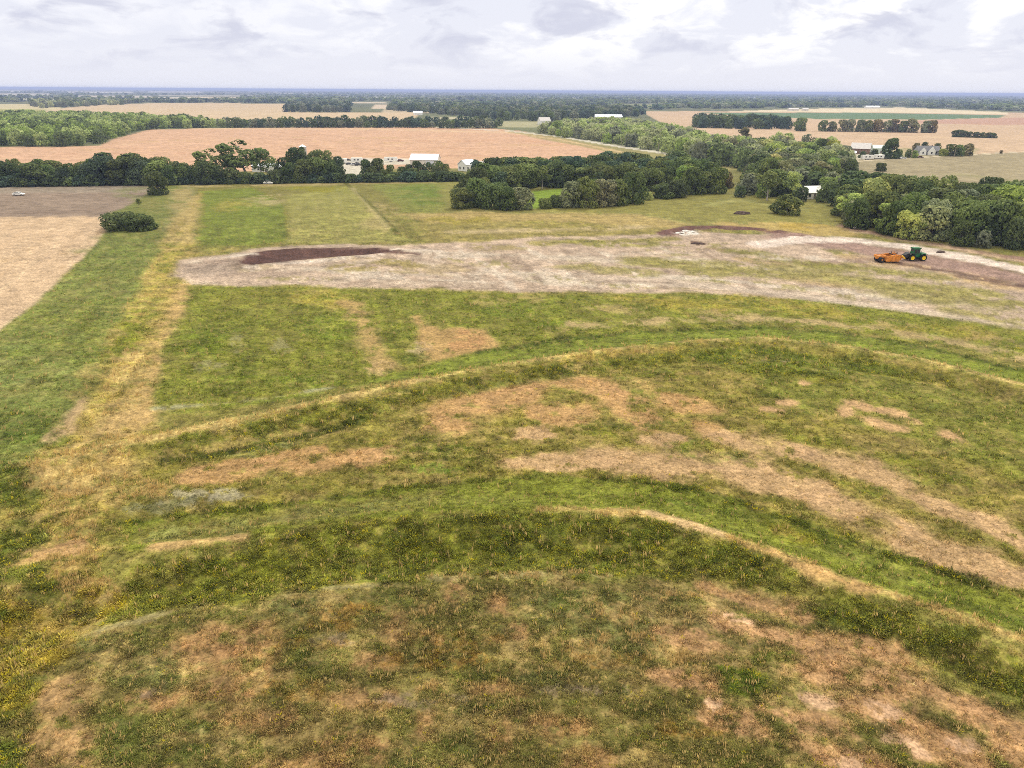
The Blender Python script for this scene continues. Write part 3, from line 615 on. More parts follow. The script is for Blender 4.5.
# ------------------------------------------------------------------ ground
ALB = 0.54          # seen colour -> base colour
def build_ground():
    az = np.concatenate([np.arange(-43, 43.01, .1), np.linspace(46, 314, 84)])
    az = np.radians(az)
    vv = np.concatenate([np.arange(92.3, 130, .6), np.arange(130, 200, 1.0), np.arange(200, 1010, 1.5)])
    dep = PITCH + np.arctan((vv - 384) / FPX)
    rad = CAM_H / np.tan(dep)
    rad = np.concatenate([np.geomspace(90000, rad[0] * 1.1, 26), rad, [14, 7]])[::-1]
    A, RR = np.meshgrid(az, rad)
    X = (np.sin(A) * RR).ravel(); Y = (np.cos(A) * RR).ravel()
    C, V, K = paint(X, Y)
    D = np.hypot(X, Y)
    Z = height(X, Y)
    near = D < 260
    x, y = X[near], Y[near]
    Z[near] += ((fbm(x / .9, y / .9, 3, 61, .6) - .5) * .26 + (fbm(x / 3.5, y / 3.5, 3, 67) - .5) * .3) * (.25 + .75 * V[near])
    # beyond the first kilometre the plain rolls very gently
    far = D > 900
    X2, Y2 = X[far], Y[far]
    na = len(az); nr = len(rad)
    i = np.arange(nr - 1)[:, None] * na; j = np.arange(na)[None, :]; j2 = (j + 1) % na
    f = np.stack([i + j, i + na + j, i + na + j2, i + j2], -1).reshape(-1, 4)[:, ::-1]
    verts = np.stack([X, Y, Z], 1)
    c = len(verts); verts = np.vstack([verts, [[0, 0, Z[:na].mean()]]])
    C = np.vstack([C, C[:1]]); V = np.append(V, V[0])
    hub = np.stack([np.full(na, c), np.arange(na), (np.arange(na) + 1) % na, np.full(na, c)], 1)
    me = np_mesh('ground', verts, f, dict(col=C * ALB, veg=V), smooth=True)
    hm = np_mesh('hub', verts[np.r_[0:na, c]], np.stack([np.full(na, na), (np.arange(na) + 1) % na, np.arange(na)], 1)[:, ::-1], dict(col=C[np.r_[0:na, c]] * ALB, veg=V[np.r_[0:na, c]]), smooth=True)
    # join the small centre fan to the sheet
    import bmesh
    bm = bmesh.new(); bm.from_mesh(me); bm.from_mesh(hm); bm.to_mesh(me); bm.free()
    me.update()
    m, nt, b = new_mat('land')
    at_c = N(nt.nodes, 'ShaderNodeAttribute', attribute_name='col'); at_v = N(nt.nodes, 'ShaderNodeAttribute', attribute_name='veg')
    tc = N(nt.nodes, 'ShaderNodeTexCoord')
    def noise(scale, det, rough=.6):
        n = N(nt.nodes, 'ShaderNodeTexNoise'); n.inputs['Scale'].default_value = scale; n.inputs['Detail'].default_value = det
        n.inputs['Roughness'].default_value = rough; nt.links.new(tc.outputs['Object'], n.inputs['Vector']); return n
    def mrange(src, a, b_, c_, d_):
        r = N(nt.nodes, 'ShaderNodeMapRange'); nt.links.new(src, r.inputs[0])
        for k, val in zip((1, 2, 3, 4), (a, b_, c_, d_)): r.inputs[k].default_value = val
        return r.outputs[0]
    def math(op, a, b_):
        r = N(nt.nodes, 'ShaderNodeMath', operation=op)
        for k, s in ((0, a), (1, b_)):
            if isinstance(s, (int, float)): r.inputs[k].default_value = s
            else: nt.links.new(s, r.inputs[k])
        return r.outputs[0]
    n1 = noise(1.6, 6, .7); n2 = noise(.28, 5, .62); n3 = noise(5.0, 3, .6)
    n0 = noise(.085, 5, .65)
    g = math('MULTIPLY', mrange(n1.outputs[0], .3, .7, .55, 1.45), mrange(n2.outputs[0], .3, .7, .74, 1.26))
    g = math('MULTIPLY', g, mrange(n0.outputs[0], .3, .7, .86, 1.14))
    g = math('MULTIPLY', g, mrange(n3.outputs[0], .3, .7, .65, 1.35))
    sc = N(nt.nodes, 'ShaderNodeVectorMath', operation='SCALE'); nt.links.new(at_c.outputs['Vector'], sc.inputs[0]); nt.links.new(g, sc.inputs['Scale'])
    # dry straw and bare crumbs between the growth
    n4 = noise(.75, 6, .72)
    fac = math('MULTIPLY', mrange(n4.outputs[0], .52, .62, 0, .4), at_v.outputs['Fac'])
    mx = N(nt.nodes, 'ShaderNodeMix', data_type='RGBA'); nt.links.new(fac, mx.inputs[0]); nt.links.new(sc.outputs[0], mx.inputs[6])
    mx.inputs[7].default_value = (*(lin((186, 158, 100)) * ALB), 1)
    n5 = noise(.5, 6, .72)
    fac2 = math('MULTIPLY', mrange(n5.outputs[0], .54, .64, 0, .4), at_v.outputs['Fac'])
    mx2 = N(nt.nodes, 'ShaderNodeMix', data_type='RGBA'); nt.links.new(fac2, mx2.inputs[0]); nt.links.new(mx.outputs[2], mx2.inputs[6])
    mx2.inputs[7].default_value = (*(lin((84, 104, 38)) * ALB), 1)
    nt.links.new(mx2.outputs[2], b.inputs['Base Color'])
    b.inputs['Roughness'].default_value = .95; b.inputs['Specular IOR Level'].default_value = .1
    bp = N(nt.nodes, 'ShaderNodeBump'); bp.inputs['Strength'].default_value = .5; bp.inputs['Distance'].default_value = .25
    nt.links.new(n1.outputs[0], bp.inputs['Height']); nt.links.new(bp.outputs[0], b.inputs['Normal'])
    link_obj('ground', me, m, kind='structure')
build_ground()

# ------------------------------------------------------------------ weeds and grass standing on the land (uncountable: one object)
def build_weeds():
    rng = np.random.default_rng(11)
    M = 2300000
    # density falls with distance so that far tufts do not pile up; sampled over the whole near property, also beside the view
    d = 1.0 / rng.uniform(1 / 240.0, 1 / 31.0, M); a = np.radians(rng.uniform(-46, 46, M))
    X = np.sin(a) * d; Y = np.cos(a) * d
    C, V, K = paint(X, Y)
    grass = fbm(X / 1.1, Y / 1.1, 4, 77, .6)
    V = np.where(d > 110, V * sstep(.3, .45, V), V)
    keep = rng.random(M) < V ** 1.3 * np.clip(.15 + 1.9 * (grass - .3), .04, 1) * .5
    X, Y, C, V, K, d, grass = X[keep], Y[keep], C[keep], V[keep], K[keep], d[keep], grass[keep]
    n = len(X)
    Z = height(X, Y)
    rs = rng.random(n)
    # templates: a leafy weed (quads), and a straw tuft (thin upright blades)
    def template(q, up, r):
        g = np.random.default_rng(q + 5); out = []
        for k in range(q):
            t = g.uniform(0, 2 * np.pi); rr = g.uniform(.1, .6) * r; h0 = g.uniform(.0, .55) if up < .8 else g.uniform(0, .2); L = g.uniform(.45, .95)
            c = np.array([math.cos(t) * rr, math.sin(t) * rr, h0]); zz = up * 1.25 if up > .8 else g.uniform(.1, up)
            dirv = np.array([math.cos(t) * (1 - up), math.sin(t) * (1 - up), zz]); dirv /= np.linalg.norm(dirv)
            s = np.array([-math.sin(t + g.uniform(-.4, .4)), math.cos(t + g.uniform(-.4, .4)), g.uniform(-.25, .25)]); s /= np.linalg.norm(s)
            w = g.uniform(.10, .2) if up < .8 else .055
            out += [c - s * w * .6, c + s * w * .6, c + dirv * L * .6 + s * w, c + dirv * L - s * w * .3]
        return np.array(out)
    T = [template(5, .55, 1.0), template(5, .6, 1.2), template(4, .92, .6)]
    stalk = (K == 1) & (rng.random(n) < .55) | (rng.random(n) < np.where(K == 2, .022, .05))
    ty = np.where(stalk, 2, rng.integers(0, 2, n))
    lum = C.sum(1) / 3
    size = (.13 + .20 * rng.random(n) ** 1.5) * (1 + .35 * (K == 2)) * (.75 + .8 * np.clip(grass - .35, 0, .4)) * np.clip(.75 + d / 160, .9, 1.6)
    size = np.where(stalk, size * 1.7, size)
    vv, ff, cc = [], [], []
    base = 0
    jit = rng.normal(0, 1, (n, 1))
    Cj = C * np.clip(1 + .42 * jit, .4, 2.2)
    # green growth on tan ground stays greener than the earth, straw stays straw
    green = lin((112, 122, 46)); straw = lin((206, 178, 118)); yel = lin((196, 182, 40))
    gm = (rng.random((n, 1)) * .4)
    Cj = np.where(stalk[:, None], straw * np.clip(1 + .22 * jit, .6, 1.5), Cj * (1 - gm) + green * np.clip(1 + .3 * jit, .4, 1.7) * gm)
    fl = (rng.random(n) < np.where(K == 2, .07, .008)) & ~stalk
    Cj = np.where(fl[:, None], yel, Cj)
    for t in range(3):
        ix = np.nonzero(ty == t)[0]
        if not len(ix): continue
        tv = T[t]; k = len(tv)
        an = rng.uniform(0, 2 * np.pi, len(ix)); ca, sa = np.cos(an), np.sin(an)
        s = size[ix]
        px = (tv[None, :, 0] * ca[:, None] - tv[None, :, 1] * sa[:, None]) * s[:, None] + X[ix][:, None]
        py = (tv[None, :, 0] * sa[:, None] + tv[None, :, 1] * ca[:, None]) * s[:, None] + Y[ix][:, None]
        pz = tv[None, :, 2] * s[:, None] * 1.05 + Z[ix][:, None] - .05
        vv.append(np.stack([px, py, pz], -1).reshape(-1, 3))
        cc.append(np.repeat(Cj[ix], k, 0))
        m = len(ix) * k
        ff.append(base + np.arange(m).reshape(-1, 4)); base += m
    me = np_mesh('weeds', np.vstack(vv), np.vstack(ff), dict(col=np.clip(np.vstack(cc) * ALB * 1.7, 0, .8)))
    m, nt, b = new_mat('weed_leaf')
    a = N(nt.nodes, 'ShaderNodeAttribute', attribute_name='col')
    nt.links.new(a.outputs['Vector'], b.inputs['Base Color']); b.inputs['Roughness'].default_value = .8; b.inputs['Specular IOR Level'].default_value = .15
    tr = N(nt.nodes, 'ShaderNodeBsdfTranslucent'); nt.links.new(a.outputs['Vector'], tr.inputs[0])
    ms = N(nt.nodes, 'ShaderNodeMixShader'); ms.inputs[0].default_value = .42
    nt.links.new(b.outputs[0], ms.inputs[1]); nt.links.new(tr.outputs[0], ms.inputs[2])
    nt.links.new(ms.outputs[0], nt.nodes['Material Output'].inputs[0])
    link_obj('weeds', me, m, kind='stuff')
    print('weeds', n)
build_weeds()

# ------------------------------------------------------------------ air
def build_haze():
    import bmesh
    bm = bmesh.new(); bmesh.ops.create_cube(bm, size=1)
    me = bpy.data.meshes.new('haze'); bm.to_mesh(me); bm.free()
    m = bpy.data.materials.new('haze'); m.use_nodes = True; nt = m.node_tree; nt.nodes.clear()
    o = N(nt.nodes, 'ShaderNodeOutputMaterial'); v = N(nt.nodes, 'ShaderNodeVolumePrincipled')
    v.inputs['Color'].default_value = (.48, .58, .95, 1); v.inputs['Density'].default_value = 1.25e-4
    v.inputs['Anisotropy'].default_value = 0.0
    nt.links.new(v.outputs[0], o.inputs['Volume'])
    ob = link_obj('haze', me, m, kind='stuff')
    top, bot = 48.0, -5.0
    ob.scale = (184000, 184000, top - bot); ob.location = (0, 0, (top + bot) / 2)
build_haze()

# ------------------------------------------------------------------ trees
def leaf_material():
    m, nt, b = new_mat('foliage')
    a = N(nt.nodes, 'ShaderNodeAttribute', attribute_name='tint'); oi = N(nt.nodes, 'ShaderNodeObjectInfo')
    rr = N(nt.nodes, 'ShaderNodeValToRGB'); nt.links.new(a.outputs['Fac'], rr.inputs[0])
    e = rr.color_ramp.elements
    e[0].position = 0.0; e[0].color = (.55, .62, .55, 1); e[1].position = 1.0; e[1].color = (1.55, 1.42, 1.1, 1)
    mu = N(nt.nodes, 'ShaderNodeVectorMath', operation='MULTIPLY')
    nt.links.new(rr.outputs[0], mu.inputs[0]); nt.links.new(oi.outputs['Color'], mu.inputs[1])
    nt.links.new(mu.outputs[0], b.inputs['Base Color']); b.inputs['Roughness'].default_value = .75; b.inputs['Specular IOR Level'].default_value = .2
    tr = N(nt.nodes, 'ShaderNodeBsdfTranslucent'); nt.links.new(mu.outputs[0], tr.inputs[0])
    ms = N(nt.nodes, 'ShaderNodeMixShader'); ms.inputs[0].default_value = .33
    nt.links.new(b.outputs[0], ms.inputs[1]); nt.links.new(tr.outputs[0], ms.inputs[2])
    nt.links.new(ms.outputs[0], nt.nodes['Material Output'].inputs[0])
    return m
LEAF = leaf_material()
BARK = mat('bark', (.12, .095, .07), .9, var=.3, scale=6)
BARK_PALE = mat('pale_bark', (.36, .33, .29), .9, var=.25, scale=6)

def crown_arrays(seed, n=3600, width=1.0, low=.10, nlobe=20, leaf=.042, flat=.8, lean=0.0, gap=0.0, lobe_r=(.15, .32), skirt=0):
    """leaf clumps of a crown for a tree one unit high: uneven lobes, each with its own tone"""
    g = np.random.default_rng(seed)
    hw = width / 2
    lobes = []
    for k in range(nlobe):
        t = g.uniform(0, 2 * np.pi)
        z = low + .12 + (1 - low - .2) * g.uniform(0, 1) ** .8
        zn = (z - (low + .38 * (1 - low))) / (.62 * (1 - low))
        prof = math.sqrt(max(.02, 1 - zn * zn)) if zn > 0 else 1 - .12 * zn * zn
        r = hw * prof * math.sqrt(g.uniform(.05, 1)) * .78
        lr = g.uniform(*lobe_r) * (.65 + .35 * width) * (.7 + .3 * prof)
        z = min(z, 1 - lr * flat * .8)
        lobes.append((r * math.cos(t) + lean * z, r * math.sin(t), max(z, lr * flat * .5), lr, g.uniform(0, 1)))
    for k in range(int(skirt)):
        t = 2 * np.pi * (k + g.uniform(0, .8)) / skirt; lr = g.uniform(.13, .24) * (.6 + .4 * width); q_ = hw * g.uniform(.5, .74)
        lobes.append((q_ * math.cos(t), q_ * math.sin(t), lr * flat * .6 + g.uniform(0, .08), lr, g.uniform(0, .7)))
    lob = np.array(lobes); nlobe = len(lobes)
    w = lob[:, 3] ** 2; w /= w.sum()
    which = g.choice(nlobe, int(n * 1.9), p=w)
    dv = g.normal(0, 1, (len(which), 3)); dv[:, 2] += .25; dv /= np.linalg.norm(dv, axis=1)[:, None]
    rad = g.uniform(.72, 1.08, len(which)) ** .8
    L = lob[which]
    bump = 1 + .22 * (fbm(dv[:, 0] * 2.3 + which * 3.1, dv[:, 1] * 2.3 + dv[:, 2] * 2.3, 3, seed) - .5) * 2
    p = L[:, :3] + dv * (L[:, 3] * rad * bump)[:, None] * np.array([1, 1, flat])
    keep = np.ones(len(p), bool)
    for x, y, z, r, _ in lobes:
        q = ((p - [x, y, z]) / [r, r, r * flat]); keep &= (q ** 2).sum(1) > .40
    if gap > 0:
        keep &= fbm(p[:, 0] * 6 + 9, p[:, 1] * 6 + p[:, 2] * 7, 3, seed + 3) > gap
    keep &= (p[:, 2] > .015) & (p[:, 2] < 1.03)
    p = p[keep][:n]; dv = dv[keep][:n]; tone = L[keep, 4][:n]; m = len(p)
    nr = dv * .95 + g.normal(0, .42, (m, 3)); nr /= np.linalg.norm(nr, axis=1)[:, None]
    ax = np.cross(nr, g.normal(0, 1, (m, 3))); ax /= np.linalg.norm(ax, axis=1)[:, None]
    bx = np.cross(nr, ax)
    s = leaf * g.uniform(.55, 1.35, m)
    q = np.stack([p + ax * (s * 1.0)[:, None], p + bx * (s * g.uniform(.5, 1, m))[:, None] + nr * (s * .25)[:, None], p - ax * (s * g.uniform(.6, 1.1, m))[:, None], p - bx * (s * g.uniform(.5, 1, m))[:, None] + nr * (s * .2)[:, None]], 1)
    tint = np.clip(.12 + .7 * tone + g.normal(0, .15, m), 0, 1)
    return q.reshape(-1, 3), np.repeat(tint, 4)

def tube(pts, rads, sides=6):
    """a tapered limb through pts"""
    V, Fc = [], []
    pts = [Vector(p) for p in pts]
    for i, p in enumerate(pts):
        d = (pts[min(i + 1, len(pts) - 1)] - pts[max(i - 1, 0)]).normalized()
        a = d.orthogonal().normalized(); b = d.cross(a)
        for k in range(sides):
            t = 2 * math.pi * k / sides
            V.append(p + (a * math.cos(t) + b * math.sin(t)) * rads[i])
    for i in range(len(pts) - 1):
        for k in range(sides):
            k2 = (k + 1) % sides
            Fc.append((i * sides + k, i * sides + k2, (i + 1) * sides + k2, (i + 1) * sides + k))
    return V, Fc
def trunk_mesh(seed, width=1.0, h=.5, limbs=5, r0=.028, lean=0.0):
    g = random.Random(seed); V, Fc = [], []
    def add(pts, rads, sides=6):
        v, f = tube(pts, rads, sides); b = len(V); V.extend(v); Fc.extend([tuple(i + b for i in q) for q in f])
    add([(0, 0, -.03), (.006, .004, h * .3), (lean * h * .6 + g.uniform(-.02, .02), g.uniform(-.02, .02), h * .7), (lean * h, 0, h * 1.3)], [r0 * 1.35, r0, r0 * .75, r0 * .35])
    for k in range(limbs):
        t = 2 * math.pi * (k + g.random() * .6) / limbs; z0 = h * g.uniform(.35, .9); L = width * g.uniform(.25, .42)
        c, s = math.cos(t), math.sin(t); x0 = lean * z0
        add([(x0, 0, z0), (x0 + c * L * .4, s * L * .4, z0 + L * .45), (x0 + c * L, s * L, z0 + L * g.uniform(.7, 1.1))], [r0 * .55, r0 * .35, r0 * .12], 5)
    me = bpy.data.meshes.new('trunk'); me.from_pydata([tuple(v) for v in V], [], Fc)
    me.polygons.foreach_set('use_smooth', [True] * len(me.polygons)); me.update()
    return me
def bare_mesh(seed):
    """leafless branching for a dead tree one unit high"""
    g = random.Random(seed); V, Fc = [], []
    def grow(p, d, L, r, depth):
        q = p + d * L * .5 + Vector((g.uniform(-.05, .05), g.uniform(-.05, .05), 0)) * L; e = p + d * L
        v, f = tube([p, q, e], [r, r * .8, r * .6], 5); b = len(V); V.extend(v); Fc.extend([tuple(i + b for i in x) for x in f])
        if depth == 0: return
        for _ in range(g.choice((2, 3, 3))):
            nd = (d + Vector((g.uniform(-1, 1), g.uniform(-1, 1), g.uniform(-.1, .7))) * .75).normalized()
            grow(e, nd, L * g.uniform(.6, .82), r * .62, depth - 1)
    grow(Vector((0, 0, -.02)), Vector((.05, 0, 1)).normalized(), .3, .03, 5)
    me = bpy.data.meshes.new('branches'); me.from_pydata([tuple(v) for v in V], [], Fc); me.update()
    return me

SPEC = {   # variants of each habit: crown settings and trunk settings
    'round': dict(var=9, n=3900, skirt=7, width=1.15, low=.05, nlobe=24, leaf=.040, flat=.8, gap=.36, lobe_r=(.11, .30), trunk=dict(width=1.0, h=.42)),
    'dome': dict(var=7, n=4300, skirt=8, width=1.35, low=.04, nlobe=26, leaf=.041, flat=.76, gap=.36, lobe_r=(.11, .28), trunk=dict(width=1.2, h=.38)),
    'tall': dict(var=5, n=3200, skirt=4, width=.72, low=.14, nlobe=18, leaf=.038, flat=1.0, lobe_r=(.15, .25), trunk=dict(width=.7, h=.5)),
    'open': dict(var=4, n=2000, width=.85, low=.26, nlobe=17, leaf=.030, flat=.85, gap=.44, lobe_r=(.10, .19), trunk=dict(width=.85, h=.6, r0=.02)),
    'shrub': dict(var=5, n=2800, skirt=8, width=1.9, low=0.0, nlobe=18, leaf=.062, flat=.72, lobe_r=(.18, .38), trunk=dict(width=1.4, h=.3, r0=.03)),
    'blown': dict(var=2, n=1700, width=.62, low=.30, nlobe=22, leaf=.026, flat=.8, lean=-.10, gap=.42, lobe_r=(.075, .15), trunk=dict(width=.75, h=.62, r0=.018, lean=-.10)),
}
PROTO = {}
for hi_, (hab, sp) in enumerate(SPEC.items()):
    vs_ = []
    kw = {k: v for k, v in sp.items() if k not in ('var', 'trunk')}
    for q in range(sp['var']):
        seed = 100 * (hi_ + 1) + q
        P_, T_ = crown_arrays(seed, **kw)
        me = np_mesh('crown', P_, np.arange(len(P_)).reshape(-1, 4), dict(tint=T_)); me.materials.append(LEAF)
        tm = trunk_mesh(seed, **sp['trunk']); tm.materials.append(BARK_PALE if hab in ('open', 'blown') else BARK)
        vs_.append((me, tm))
    PROTO[hab] = vs_
LOW = {}
for hi_, hab in enumerate(('round', 'dome', 'tall', 'shrub', 'open')):
    sp = SPEC[hab]; kw = {k: v for k, v in sp.items() if k not in ('var', 'trunk')}
    kw['n'] = 420; kw['leaf'] = kw['leaf'] * 2.3
    LOW[hab] = [crown_arrays(1000 + 10 * hi_ + q, **kw) for q in range(4)]

LEAFK = np.array([2.5, 2.4, 2.3])
GREENS = dict(dark=(.038, .055, .023), mid=(.058, .080, .030), oak=(.060, .082, .030), light=(.155, .190, .075), pale=(.165, .185, .100),
              grey=(.092, .106, .070), yellow=(.135, .150, .035), blue=(.030, .050, .034), lime=(.110, .150, .042), brown=(.075, .072, .042))
GREENS = {k: tuple(np.array(v) * LEAFK) for k, v in GREENS.items()}
TREES = []            # every tree wanted: position, size, habit, tone, stand
rng_t = random.Random(4)
def TREE(u, v, vtop=None, h=None, wide=1.0, hab='round', tone='mid', stand='', label=None, name='tree', row=None):
    p = at(u, v)
    if h is None: h = height_px(u, v, vtop)
    TREES.append(dict(p=p, h=h, w=h * wide, hab=hab, tone=tone, stand=stand, label=label, name=name, row=row, u=u))
def STAND(px, gap, hrange, habs, tones, stand, seed, label, name='tree', jit=.35, wide=(.9, 1.25), edge=None):
    """fill a wood: spacing in metres, heights in metres"""
    g = random.Random(seed); P = atn(px); x0, y0 = P.min(0); x1, y1 = P.max(0)
    y = y0; k = 0
    pts = []
    while y < y1:
        x = x0 + (gap / 2 if k % 2 else 0)
        while x < x1:
            pts.append((x + g.uniform(-jit, jit) * gap, y + g.uniform(-jit, jit) * gap)); x += gap
        y += gap * .87; k += 1
    A = np.array(pts); sd, _ = seg_dist(A[:, 0], A[:, 1], P, True)
    for (x, y), s in zip(pts, sd):
        if s < 0: continue
        h = g.uniform(*hrange)
        if edge and s < gap * 1.1: h *= g.uniform(*edge)
        TREES.append(dict(p=Vector((x, y, 0)), h=h, w=h * g.uniform(*wide), hab=g.choice(habs), tone=g.choice(tones), stand=stand, label=label, name=name, row=None, u=0))

# the dark hedgerow along the north edge of the mown plots: two irregular rows
HROW = 'trees of the dark hedgerow north of the mown plots'
g_ = random.Random(21)
u = -60
while u < 205:
    base = 186.3 - max(u, 0) * .011
    top = 160 + 5 * math.sin(u / 23.0) * .5 + g_.uniform(-3.2, 3.4) - (3 if 95 < u < 160 else 0)
    TREE(u, base - g_.uniform(0, 1.2), vtop=top + 4, wide=g_.uniform(.95, 1.2), hab=g_.choice(['round', 'dome', 'round', 'tall']), tone=g_.choice(['dark', 'dark', 'mid', 'blue', 'dark']), stand=HROW, row='hedge', name='hedgerow_tree')
    TREE(u + 6, base - 3.5, vtop=top, wide=g_.uniform(.85, 1.1), hab=g_.choice(['round', 'tall', 'dome']), tone=g_.choice(['dark', 'mid', 'dark', 'oak']), stand=HROW, row='hedge', name='hedgerow_tree')
    u += g_.uniform(11.5, 16)
for (u, v, vt, w, hab, tone) in ((206, 184, 163, 1.2, 'round', 'dark'), (218, 183.5, 166, 1.3, 'dome', 'dark'), (232, 183.5, 168, 1.4, 'dome', 'dark'), (246, 183.5, 172, 1.5, 'shrub', 'dark'), (260, 183, 173, 1.6, 'shrub', 'dark'),
                              (276, 183, 170, 1.5, 'shrub', 'dark'), (292, 182.5, 163, 1.2, 'dome', 'dark'), (305, 182, 160, 1.2, 'round', 'dark'), (318, 181.5, 158, 1.1, 'round', 'oak'), (330, 181.5, 161, 1.2, 'dome', 'dark'), (339, 181, 166, 1.2, 'round', 'dark'),
                              (350, 181, 174, 1.7, 'shrub', 'dark'), (361, 181, 174.5, 1.7, 'shrub', 'blue'), (372, 180, 166, 1.0, 'round', 'dark'), (383, 180.5, 170, 1.3, 'shrub', 'dark'), (394, 180.5, 172, 1.5, 'shrub', 'dark'), (403, 180, 167, 1.1, 'round', 'dark'), (413, 180, 168, 1.2, 'dome', 'oak'),
                              (424, 180, 170, 1.4, 'dome', 'dark'), (436, 179.5, 167, 1.1, 'round', 'dark'), (446, 179.5, 170, 1.4, 'shrub', 'dark'), (456, 179.5, 172, 1.5, 'shrub', 'dark')):
    TREE(u, v, vtop=vt, wide=w * .9, hab=hab, tone=tone, stand=HROW, row='hedge', name='hedgerow_tree')
for u in range(-64, 462, 9):
    if 226 < u < 240: continue
    TREE(u + g_.uniform(-3, 3), 186.6 - max(u, 0) * .0125, h=g_.uniform(2.6, 4.6), wide=g_.uniform(1.7, 2.3), hab='shrub', tone=g_.choice(['dark', 'dark', 'mid', 'blue']), stand='low scrub along the foot of the dark hedgerow', label='low scrub bush at the foot of the dark hedgerow', name='bush')
for (u, v, vt, w, hab, tone) in ((300, 177, 147.5, 1.15, 'dome', 'dark'), (322, 177, 150, 1.1, 'dome', 'oak'), (286, 178, 158, 1.0, 'round', 'dark'), (366, 176, 160, .9, 'round', 'dark'), (378, 176, 158.5, .8, 'tall', 'dark'), (390, 176, 165, .9, 'round', 'mid'), (338, 176, 157, .8, 'round', 'blue')):
    TREE(u, v, vtop=vt, wide=w, hab=hab, tone=tone, stand=HROW, row='hedge', name='hedgerow_tree')
TREE(216, 180, vtop=146.5, wide=1.0, hab='blown', tone='oak', stand='', label='gaunt tree with wind-torn bare top in the hedgerow, beside the tallest one', name='tall_tree')
TREE(246, 180, vtop=137.5, wide=1.05, hab='blown', tone='mid', stand='', label='tallest tree of the hedgerow, ragged crown leaning over a pale bare stem', name='tall_tree')
TREE(262, 180, vtop=148.5, wide=.95, hab='open', tone='oak', stand='', label='open-crowned tree showing sky through its boughs, at the shoulder of the tallest tree', name='tall_tree')
for (u, vt) in ((409, 164.5), (417, 161.5), (428, 162.5), (438, 161), (446, 164)):
    TREE(u, 174, vtop=vt, wide=.95, hab='round', tone=g_.choice(['dark', 'mid']), stand=HROW, row='hedge', name='hedgerow_tree')
TREE(231, 180, vtop=157, wide=.95, hab='open', tone='mid', stand=HROW, row='hedge', name='hedgerow_tree')

# meadow shrubs and lone trees in the west
TREE(158, 194.5, vtop=172, wide=.95, hab='round', tone='dark', label='dark ragged tree standing in front of the hedgerow at the fallow field corner', name='lone_tree')
TREE(174, 184, vtop=176, wide=.9, hab='round', tone='oak', label='small round bush between the ragged lone tree and the hedgerow', name='bush')
TREE(139, 207, vtop=198.5, wide=.7, hab='open', tone='oak', label='thin sapling alone in the grass above the twin dark shrubs', name='sapling')
TREE(120, 229.5, vtop=213, wide=2.2, hab='shrub', tone='dark', label='spreading shrub of the pair at the corner of the stubble field, on the stubble side', name='shrub')
TREE(141, 230, vtop=215, wide=2.2, hab='shrub', tone='dark', label='rounder shrub of the pair at the corner of the stubble field, on the meadow side', name='shrub')

# the copse around the bright green clearing
COP = 'trees along the south edge of the copse'
for (u, v, vt, w, hab, tone) in ((462, 208, 188, 1.2, 'round', 'oak'), (477, 206, 179, 1.1, 'dome', 'oak'), (491, 208, 184, 1.2, 'dome', 'mid'), (506, 209, 187, 1.2, 'round', 'mid'), (521, 209, 188, 1.2, 'round', 'grey'), (466, 200, 180, 1.1, 'round', 'dark'), (485, 200, 178, 1.2, 'dome', 'mid'), (500, 199, 182, 1.1, 'round', 'mid'),
                              (545, 208, 198, 1.5, 'shrub', 'mid'), (556, 207, 195, 1.3, 'shrub', 'dark'), (572, 207, 182, 1.0, 'round', 'grey'), (586, 207, 178, .95, 'round', 'oak'), (604, 206, 180, 1.05, 'round', 'grey'), (618, 205, 180, 1.0, 'round', 'oak'), (633, 203, 173, 1.0, 'dome', 'oak'), (596, 200, 179, 1.1, 'dome', 'mid'),
                              (648, 200, 192, 1.3, 'shrub', 'pale'), (662, 198, 183, 1.6, 'dome', 'dark'), (676, 197, 180, 1.5, 'dome', 'dark'), (692, 194, 168, 1.0, 'round', 'oak'), (704, 193, 172, 1.1, 'round', 'oak'), (716, 193, 168, .95, 'round', 'oak'), (684, 190, 166, 1.0, 'round', 'lime'), (727, 188, 172, .8, 'tall', 'brown')):
    TREE(u, v, vtop=vt, wide=w, hab=hab, tone=tone, stand=COP, row='copse', name='copse_tree')
TREE(542, 189, vtop=166, wide=.95, hab='open', tone='oak', label='pale-stemmed tree at the back of the bright green clearing', name='copse_tree')
STAND([(470, 194), (500, 196), (535, 188.5), (572, 187), (600, 193), (690, 189), (716, 184), (690, 176), (640, 176), (590, 179), (540, 180), (490, 182)], 8.2, (8.5, 12.5), ['round', 'dome', 'round', 'tall'], ['dark', 'mid', 'oak', 'mid', 'blue'], 'trees deep in the copse', 31, 'dark rounded tree deep in the copse behind the green clearing', 'copse_tree')
for (u, v, vt) in ((476, 184, 161), (498, 184, 158.5), (512, 183, 161.5), (531, 183, 160), (545, 183, 161), (562, 182, 160), (575, 182, 157), (600, 182, 155), (622, 181, 154), (642, 180, 155), (604, 180, 152)):
    TREE(u, v, vtop=vt, wide=rng_t.uniform(.5, .75), hab=rng_t.choice(['tall', 'tall', 'open']), tone=rng_t.choice(['dark', 'oak', 'blue']), stand='slim trees rising behind the copse', label='slim tree rising above the back of the copse against the stubble field', name='copse_tree')

# lone round tree in the pasture
TREE(787, 214, vtop=195.5, wide=1.6, hab='round', tone='mid', label='lone dark round tree standing in the short grass near the white-roofed house', name='lone_tree')

